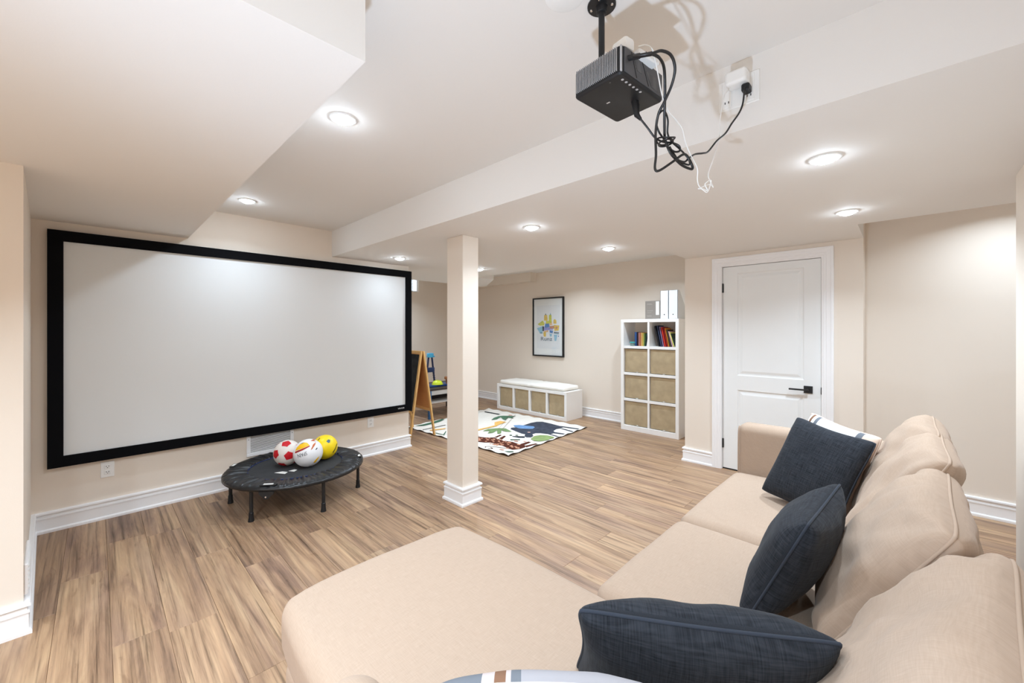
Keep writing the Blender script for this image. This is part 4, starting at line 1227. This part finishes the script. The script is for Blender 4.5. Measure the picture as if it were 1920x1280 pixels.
def dot(x, y, r, n=7, sy=1.0): return [(x + r * math.cos(2 * PI * k / n), y + r * sy * math.sin(2 * PI * k / n)) for k in range(n)]
rug_print('printed_elephant', ['body', 'leg1', 'leg2', 'leg3', 'leg4', 'trunk'], (66, 70, 80), var=.25)
rug_print('printed_ear', ['ear'], (112, 146, 186), var=.15)
rug_print('printed_leopard', ['leop', 'lf', 'lf2', 'lb', 'lb2'], (84, 46, 36), var=.1)
sp = []
random.seed(3)
for k in range(64):
    x = random.uniform(-4.02, -3.19); y = random.uniform(3.30, 3.52) if x > -3.7 else random.uniform(3.30, 3.47)
    sp.append(dot(x, y, .014, 6, 1.2))
rug_print('printed_spots', sp, (206, 150, 122), var=.1)['kind'] = 'stuff'
tailp = spline([(-3.259, 3.323, 0), (-3.345, 3.290, 0), (-3.45, 3.25, 0), (-3.52, 3.19, 0), (-3.47, 3.150, 0), (-3.41, 3.19, 0), (-3.46, 3.205, 0)], 6)
q = MB().tube([(p.x, p.y, .0082) for p in tailp], .009, 6)
for i_, v_ in enumerate(q.v): q.v[i_] = (v_[0], v_[1], .0082 + (v_[2] - .0082) * .05)
q.build('printed_tail', mat('print_tail', srgb(84, 52, 42), .95, .05, var=.1), rug)
rug_print('printed_leaf', ['leaf1'], (134, 152, 100), var=.15)
rug_print('printed_leaf', ['palm'], (84, 116, 92), var=.15)
rug_print('printed_leaf', ['palm2'], (118, 142, 98), var=.15)
rug_print('printed_leaf', ['croc'], (74, 108, 88), var=.15)
rug_print('printed_leaf', ['grn'], (74, 108, 88), var=.15)
rug_print('printed_giraffe', ['gir', 'ora'], (226, 178, 104), var=.15)
rug_print('printed_line', ['blk', 'ln'], (58, 62, 66), var=.1)
rug_print('printed_flower', [dot(-3.42, 3.60, .035, 8, .6), dot(-3.33, 3.66, .025, 8, .6), dot(-3.30, 3.235, .04, 8, .5), dot(-4.52, 4.62, .04, 8, .6), dot(-3.585, 4.02, .022, 7)], (216, 172, 158), var=.1)
rug_print('printed_leaf', [[(-3.23, 3.20), (-3.16, 3.27), (-3.13, 3.26), (-3.16, 3.21)], [(-3.53, 3.60), (-3.44, 3.69), (-3.42, 3.67), (-3.50, 3.585)], dot(-3.66, 3.75, .02), dot(-3.60, 3.80, .02)], (70, 92, 78), var=.1)
sp = [dot(-4.47 + .026 * k, 4.68 - .040 * k, .010, 5) for k in range(20)] + [dot(-4.52 + .03 * k, 4.60 - .043 * k, .008, 5) for k in range(18)]
rug_print('printed_dots', sp, (120, 92, 84), var=.1)['kind'] = 'stuff'

# ================================================================== EASEL
ez = 1.105
A0, B0 = V((-4.47, 2.755, 0)), V((-4.402, 3.078, .009))       # near feet
rd = V((-.58, .04, 0))                                      # along the ridge, away from the camera
top = (A0 + B0) / 2; top.z = ez
t = thing('childrens_easel', 'wooden A-frame children easel with a chalkboard beside the projection screen', 'easel', (A0 + B0) / 2 + rd / 2)
def beam(q, a, b, w=.020, d=.034, up=None):
    a, b = V(a), V(b)
    dr = (b - a).normalized()
    s_ = rd.normalized() if abs(dr.dot(rd.normalized())) < .9 else V((0, 0, 1))
    n_ = dr.cross(s_).normalized(); s_ = n_.cross(dr).normalized()
    vs_ = [p + n_ * (i * w / 2) + s_ * (j * d / 2) for p in (a, b) for i, j in ((-1, -1), (1, -1), (1, 1), (-1, 1))]
    return q.add(vs_, [(0, 1, 2, 3), (7, 6, 5, 4), (0, 4, 5, 1), (1, 5, 6, 2), (2, 6, 7, 3), (3, 7, 4, 0)])
nA = (A0 - B0).normalized()
tA, tB = top + nA * .014, top - nA * .014
for foot, tp in ((A0, tA), (B0, tB)):
    for s_ in (0, 1): beam(MB(), foot + rd * s_, tp + rd * s_).build('leg', M['pine'], t, smooth=False)
    for f_ in (.30, .985):
        p = foot.lerp(tp, f_); beam(MB(), p, p + rd).build('rail', M['pine'], t, smooth=False)
def board(foot, tp, f0, f1, m, nm, off):
    a, b = foot.lerp(tp, f0), foot.lerp(tp, f1)
    n_ = (tp - foot).cross(rd).normalized() * off
    c4 = [a + rd * .03, a + rd * .97, b + rd * .97, b + rd * .03]
    th_ = n_.normalized() * .003
    vs_ = [p + n_ - th_ for p in c4] + [p + n_ + th_ for p in c4]
    MB().add(vs_, [(0, 1, 2, 3), (7, 6, 5, 4), (0, 4, 5, 1), (1, 5, 6, 2), (2, 6, 7, 3), (3, 7, 4, 0)]).build(nm, m, t, smooth=False)
board(A0, tA, .30, .97, M['hardboard'], 'board', .002)
sgn = 1 if ((tA - A0).cross(rd)).dot(nA) > 0 else -1
board(A0, tA, .31, .96, M['chalk'], 'chalkboard', .010 * sgn)
board(B0, tB, .30, .97, M['hardboard'], 'board', .002)
MB().lathe([(.006, 0), (.006, .004)], (0, 0, 0), 8, Matrix.Translation(A0.lerp(tA, .30) + V((.012, -.012, 0))) @ Matrix.Rotation(PI / 2, 4, 'X')).build('bolt', M['black_metal'], t)

# ================================================================== PLAY TABLE + TOYS
tx0, tx1, ty0, ty1 = -5.95, -5.215, 3.545, 4.45
t = thing('play_table', 'low dark-topped children play table with a blue leg behind the easel', 'table', ((tx0 + tx1) / 2, (ty0 + ty1) / 2, 0))
MB().box(tx0, tx1, ty0, ty1, .435, .462, .004).build('table_top', M['espresso'], t)
MB().box(tx0 + .03, tx1 - .012, ty0 + .05, ty1 - .03, .365, .435, .002).build('apron', M['greyboard'], t)
MB().box(tx0 + .04, tx1 - .30, ty0 + .06, ty1 - .04, .25, .365, .002).build('storage_box', M['espresso'], t)
MB().box(tx0 + .03, tx1 - .012, ty0 + .05, ty1 - .03, .238, .254, .002).build('lower_shelf', M['greyboard'], t)
for x, y in ((tx1 - .04, ty0 + .005), (tx0 + .01, ty0 + .005), (tx1 - .04, ty1 - .05), (tx0 + .01, ty1 - .05)):
    MB().box(x, x + .045, y, y + .045, 0, .435, .004).build('leg', M['espresso'] if x < -5.5 or y > 4 else M['steelblue'], t)
# small chair / panel in slate blue at the corner
t = thing('toy_tower', 'blue plastic toy tower with splayed ladder legs on the play table', 'toy', (-5.50, 3.83, .463))
zt_ = .463
def tower(y, spread, h):
    cy, cx0 = 3.80, -5.55
    for s_ in (-1, 1):
        pts = [(cx0, cy + s_ * .090, zt_ + .012), (cx0, cy + s_ * .032, zt_ + .47)]
        q = MB(); 
        for o_ in (-.012, .012): q.tube([(cx0 + o_, pts[0][1] , pts[0][2]), (cx0 + o_, pts[1][1], pts[1][2])], .008, 6)
        q.build('tower_leg', M['blue_dark'], t)
        q = MB()
        for k in range(6):
            f_ = .06 + k * .09
            q.box(cx0 - .016, cx0 + .016, pts[0][1] + (pts[1][1] - pts[0][1]) * f_ - .012, pts[0][1] + (pts[1][1] - pts[0][1]) * f_ + .012, zt_ + .02 + .45 * f_ - .006, zt_ + .02 + .45 * f_ + .006)
        o = q.build('ladder_rung', M['blue_dark'], t, smooth=False); o['kind'] = 'stuff'
    MB().box(cx0 - .03, cx0 + .03, cy - .068, cy + .068, zt_ + .225, zt_ + .30, .006).build('platform', M['blue_dark'], t)
    MB().box(cx0 - .03, cx0 + .03, cy - .050, cy + .050, zt_ + .465, zt_ + .535, .008).box(cx0 + .01, cx0 + .04, cy + .03, cy + .066, zt_ + .47, zt_ + .49, .004).build('tower_cap', M['cyan'], t)
    MB().box(cx0 - .10, cx0 + .17, cy - .115, cy + .36, zt_ , zt_ + .025, .006).build('tower_base', M['blue'], t)
tower(0, 0, 0)
t = thing('toy_helmet', 'lime green rounded toy lying at the foot of the blue toy tower', 'toy', (-5.45, 3.88, zt_ + .027))
MB().lathe([(.085, 0), (.088, .012), (.080, .035), (.060, .058), (.030, .070), (1e-5, .073)], (-5.45, 3.87, zt_ + .027), 24).build('dome', M['lime'], t)
MB().lathe([(.090, 0), (.096, .005), (.090, .012)], (-5.45, 3.87, zt_ + .027), 24).build('brim', M['lime'], t)
t = thing('toy_animal', 'small brown toy animal at the right edge of the play table', 'toy', (-5.42, 4.06, zt_ + .026))
q = MB()
z0 = zt_ + .026
for a_, b_ in ((-.03, 0), (.03, 0), (-.03, .04), (.03, .04)): q.tube([(-5.42 + b_, 4.06 + a_, z0), (-5.42 + b_, 4.06 + a_, z0 + .05)], .009, 6)
vs_, fs, uvs = soft_box(-5.435, -5.365, 4.015, 4.105, z0 + .045, z0 + .085, .018)
q.add(vs_, fs); q.build('animal_body', M['brown'], t)
vs_, fs, uvs = soft_box(-5.43, -5.37, 3.985, 4.03, z0 + .075, z0 + .125, .016)
MB().add(vs_, fs).build('animal_head', M['brown'], t)

# ================================================================== PROJECTOR
t = thing('projector', 'black ribbed projector hanging from the ceiling on a short black pole', 'projector', (-.68, 1.10, ZH))
MB().lathe([(.0435, 0), (.0435, -.004), (.041, -.006), (.018, -.007), (.016, -.024), (.013, -.026)], (-.672, 1.092, ZH), 32).build('ceiling_flange', M['black_metal'], t)
for a_ in (20, 110, 200, 290):
    x, y = -.672 + .032 * math.cos(math.radians(a_)), 1.092 + .032 * math.sin(math.radians(a_))
    MB().lathe([(.0045, -.006), (.0035, -.009), (1e-5, -.0095)], (x, y, ZH), 10).build('screw', M['chrome'], t)
MB().tube([(-.672, 1.092, ZH - .02), (-.672, 1.092, 2.17)], .0095, 14).build('pole', M['black_metal'], t)
zb0, zb1 = 2.10, 2.182
e0 = V((-.562, 1.018, 0)); ea = (V((-.735, 1.034, 0)) - e0); eb = (V((-.553, 1.244, 0)) - e0)
la, lb = ea.length, eb.length
ea.normalize(); eb = (eb - ea * eb.dot(ea)).normalized()
RP = Matrix(((ea.x, eb.x, 0, e0.x), (ea.y, eb.y, 0, e0.y), (0, 0, 1, 0), (0, 0, 0, 1)))     # local: x along ribbed side, y along rear side
def rrect(w, d, r, ins=0.0, n=5):
    pts = []
    for cx, cy, a0 in ((w - r, d - r, 0), (r, d - r, 90), (r, r, 180), (w - r, r, 270)):
        for k in range(n + 1):
            a_ = math.radians(a0 + 90 * k / n)
            pts.append((cx + (r - ins) * math.cos(a_), cy + (r - ins) * math.sin(a_)))
    return pts
q = MB()
levels = [(zb0, .006), (zb0 + .002, .0025), (zb0 + .006, 0.0), (zb1 - .006, 0.0), (zb1 - .002, .0025), (zb1, .006)]
vs_, fs = [], []
npt = len(rrect(la, lb, .014))
for z, ins in levels:
    for p in rrect(la, lb, .014, ins): vs_.append(RP @ V((p[0], p[1], z)))
for i in range(len(levels) - 1):
    for k in range(npt): fs.append([i * npt + k, i * npt + (k + 1) % npt, (i + 1) * npt + (k + 1) % npt, (i + 1) * npt + k])
fs.append(list(range(npt - 1, -1, -1))); fs.append([(len(levels) - 1) * npt + k for k in range(npt)])
q.add(vs_, fs).build('housing', M['black_plastic'], t, angle=30)
q = MB(); nr = 26
for k in range(nr):
    x = .016 + (la - .030) * k / (nr - 1)
    q.box(x - .0008, x + .0008, -.0055, .004, zb0 + .010, zb1 - .004, .0007, RP)
o = q.build('cooling_fin', M['fin'], t); o['kind'] = 'stuff'
MB().box(.0015, .0065, -.0012, .006, zb0 + .006, zb1 - .002, .0016, RP).build('corner_trim', M['fin'], t)
# rear side panel (faces +x): grey face with two perforated fields and slanted creases
XR = -.0008
q = MB(); q.box(XR - .0006, .0005, .012, lb - .012, zb0 + .008, zb1 - .004, .0003, RP); q.build('rear_panel', M['proj_side'], t)
def quad_x(poly, x, nm, m):
    q = MB(); q.add([RP @ V((x, a_, b_)) for a_, b_ in poly] + [RP @ V((x + .0008, a_, b_)) for a_, b_ in poly], [list(range(len(poly))), list(range(2 * len(poly) - 1, len(poly) - 1, -1))] + [[i, (i + 1) % len(poly), len(poly) + (i + 1) % len(poly), len(poly) + i] for i in range(len(poly))])
    return q.build(nm, m, t, smooth=False)
quad_x([(.055, zb1 - .016), (.085, zb1 - .016), (.098, zb0 + .034), (.074, zb0 + .034)], -.0022, 'speaker_mesh', M['proj_mesh'])
quad_x([(.120, zb1 - .030), (.180, zb1 - .030), (.190, zb0 + .016), (.150, zb0 + .016)], -.0022, 'speaker_mesh', M['proj_mesh'])
for a_, b_ in ((.045, .072), (.098, .135)):
    MB().tube([RP @ V((-.0014, a_, zb1 - .006)), RP @ V((-.0014, b_, zb0 + .012))], .0012, 5).build('panel_crease', M['black_plastic'], t)
for k in range(6):
    MB().lathe([(.0042, 0), (.0040, -.0012), (1e-5, -.0014)], RP @ V((.018 , .030 + k * .0185, zb0 + .0003)), 12).build('button', M['button'], t)
MB().box(.110, .122, .095, .100, zb0 - .0006, zb0 + .001, 0, RP).build('bottom_slot', M['greyboard'], t, smooth=False)
MB().tube([RP @ V((.05, .015, zb0)), RP @ V((.05, .015, zb0 - .0008))], .0025, 8).build('screw', M['brushed'], t)

# streaming stick and adapter on the projector top
t = thing('streaming_stick', 'white streaming stick and plug lying on top of the projector', 'adapter', (-.55, 1.10, zb1))
Rs = RP @ Matrix.Translation((.022, .030, zb1)) @ Matrix.Rotation(math.radians(6), 4, 'Z')
MB().box(-.020, .034, -.004, .036, .002, .038, .008, Rs).build('plug_body', M['white_plastic'], t)
MB().box(-.038, -.008, .034, .128, -.012, .006, .004, Rs).build('stick_body', M['white_plastic'], t)
MB().box(-.0386, -.0376, .060, .066, -.006, .002, 0, Rs).build('port', M['dark_slot'], t, smooth=False)

def cable(name, pts, r, m, label, cat='cable', per=6, ends=()):
    th = thing(name, label, cat, pts[0])
    MB().tube(spline(pts, per), r, 8).build('cord', m, th, angle=180)
    return th
HD = [(-.556, 1.049, 2.152), (-.525, 1.051, 2.146), (-.497, 1.065, 2.144), (-.482, 1.093, 2.158), (-.467, 1.121, 2.152), (-.467, 1.149, 2.129), (-.486, 1.173, 2.101), (-.518, 1.197, 2.074), (-.545, 1.213, 2.05), (-.564, 1.236, 2.006), (-.572, 1.256, 1.947), (-.579, 1.264, 1.907), (-.569, 1.273, 1.9), (-.539, 1.302, 1.927), (-.518, 1.336, 1.956), (-.511, 1.358, 1.955), (-.503, 1.379, 1.927), (-.506, 1.376, 1.917), (-.528, 1.34, 1.93), (-.544, 1.297, 1.962), (-.551, 1.277, 1.995),
      (-.548, 1.266, 2.003), (-.531, 1.226, 2.05), (-.513, 1.188, 2.1), (-.498, 1.147, 2.142), (-.495, 1.108, 2.152), (-.501, 1.074, 2.149)]
th = cable('video_cable', HD[:21], .0042, M['black_cable'], 'thick black video cable looping down from the back of the projector')
MB().tube(spline(HD[20:], 6), .0042, 8).build('cord_return', M['black_cable'], th, angle=180)
cdir = (V((-.497, 1.066, 2.144)) - V((-.556, 1.049, 2.152))).normalized()
MB().tube([V((-.560, 1.048, 2.152)), V((-.556, 1.049, 2.152)) + cdir * .030], .0075, 8).tube([V((-.556, 1.049, 2.152)) + cdir * .030, V((-.556, 1.049, 2.152)) + cdir * .062], .0058, 8).build('connector', M['black_plastic'], th)
q = MB()
tie = V((-.549, 1.277, 1.994))
q.tube([tie + V((.028 * math.cos(a_), .026 * math.sin(a_), .004 * math.sin(2 * a_))) for a_ in [2 * PI * k / 20 for k in range(20)]], .0028, 6, closed=True)
q.tube([tie + V((.022 * math.cos(a_), .022 * math.sin(a_), -.009 + .003 * math.cos(a_))) for a_ in [2 * PI * k / 20 for k in range(20)]], .0028, 6, closed=True)
q.build('cable_tie', M['black_cable'], th)
S2 = [(-.545, 1.296, 1.978), (-.532, 1.337, 1.943), (-.509, 1.366, 1.929), (-.509, 1.359, 1.948), (-.523, 1.332, 1.972), (-.535, 1.292, 1.989), (-.541, 1.273, 2.011), (-.532, 1.253, 2.044), (-.536, 1.235, 2.067), (-.547, 1.225, 2.058), (-.558, 1.228, 2.035), (-.556, 1.244, 2.01), (-.552, 1.275, 1.995)]
PWp = [(-.602, 1.185, 2.059), (-.593, 1.195, 2.045), (-.583, 1.218, 2.025), (-.57, 1.244, 1.998), (-.556, 1.272, 1.989), (-.537, 1.305, 1.99), (-.522, 1.319, 1.979), (-.526, 1.329, 1.968), (-.534, 1.307, 1.962), (-.545, 1.283, 1.971), (-.537, 1.305, 1.945), (-.52, 1.349, 1.937), (-.511, 1.372, 1.954), (-.504, 1.406, 1.975), (-.492, 1.445, 1.987), (-.486, 1.479, 2.002), (-.471, 1.521, 2.048), (-.456, 1.564, 2.084), (-.443, 1.591, 2.124), (-.426, 1.621, 2.169), (-.417, 1.63, 2.202), (-.414, 1.633, 2.233), (-.412, 1.636, 2.262)]
th = cable('power_cord', PWp, .0032, M['black_cable'], 'thin black power cord from the projector, bundled and run to the beam outlet')
MB().tube(spline(S2, 6), .0030, 8).build('cord_bundle', M['black_cable'], th, angle=180)
pdir = (V(PWp[1]) - V(PWp[0])).normalized()
MB().tube([V((-.606, 1.18, 2.102)), V((-.604, 1.183, 2.085)), V(PWp[0]), V(PWp[1])], [.012, .012, .009, .0045], 8).build('connector', M['black_plastic'], th)
MB().box(-.424, -.398, 1.634, 1.673, 2.250, 2.277, .004).build('wall_plug', M['black_plastic'], th)
WHp = [(-.542, 1.076, 2.190), (-.523, 1.081, 2.188), (-.51, 1.093, 2.178), (-.512, 1.118, 2.16), (-.517, 1.152, 2.128), (-.522, 1.189, 2.09), (-.522, 1.232, 2.061), (-.516, 1.275, 2.047), (-.510, 1.311, 2.028), (-.510, 1.340, 1.994), (-.505, 1.370, 1.961), (-.495, 1.401, 1.923), (-.500, 1.416, 1.891), (-.5, 1.438, 1.872), (-.481, 1.456, 1.86), (-.485, 1.445, 1.88), (-.472, 1.465, 1.894), (-.481, 1.456, 1.854), (-.495, 1.443, 1.865), (-.505, 1.440, 1.868), (-.477, 1.467, 1.882), (-.468, 1.475, 1.872), (-.482, 1.469, 1.909), (-.483, 1.482, 1.939), (-.479, 1.5, 1.971), (-.475, 1.545, 2.046), (-.474, 1.56, 2.089), (-.477, 1.571, 2.129), (-.474, 1.582, 2.184), (-.469, 1.60, 2.242), (-.461, 1.62, 2.268)]
cable('white_cable', WHp, .0018, M['white_cable'], 'thin white cord knotted below the projector, ending at the white adapter')
# wall plate on the beam with adapter
t = thing('beam_outlet', 'large white double outlet plate on the side of the ceiling beam', 'outlet', (-.442, 1.68, 2.28))
MB().box(-.512, -.374, 1.6745, 1.68, 2.218, 2.332, .002).build('cover_plate', M['white_plastic'], t)
for xo in (-.482, -.407):
    MB().box(xo - .017, xo + .017, 1.6715, 1.675, 2.226, 2.324, .002).build('receptacle', M['white_plastic'], t)
    q = MB()
    for dx in (-.006, .006): q.box(xo + dx - .0014, xo + dx + .0014, 1.6709, 1.672, 2.242, 2.250)
    o = q.build('socket_slot', M['dark_slot'], t, smooth=False); o['kind'] = 'stuff'
t = thing('white_adapter', 'white rounded plug-in adapter on the beam outlet plate', 'adapter', (-.435, 1.64, 2.31))
vs_, fs, uvs = soft_box(-.474, -.402, 1.612, 1.6705, 2.279, 2.330, .012)
MB().add(vs_, fs).build('adapter_body', M['white_plastic'], t, angle=60)
# blank cover plate on the ceiling near the projector
t = thing('ceiling_cover_plate', 'round white blank cover plate on the ceiling left of the projector pole', 'cover plate', (-.735, .985, ZH))
MB().lathe([(.058, 0), (.058, -.003), (.054, -.005), (1e-5, -.006)], (-.735, .985, ZH), 32).build('plate', M['white_plastic'], t)

# tidy: shared helper property is not part of the scene
for o in bpy.data.objects:
    if '_w' in o: del o['_w']
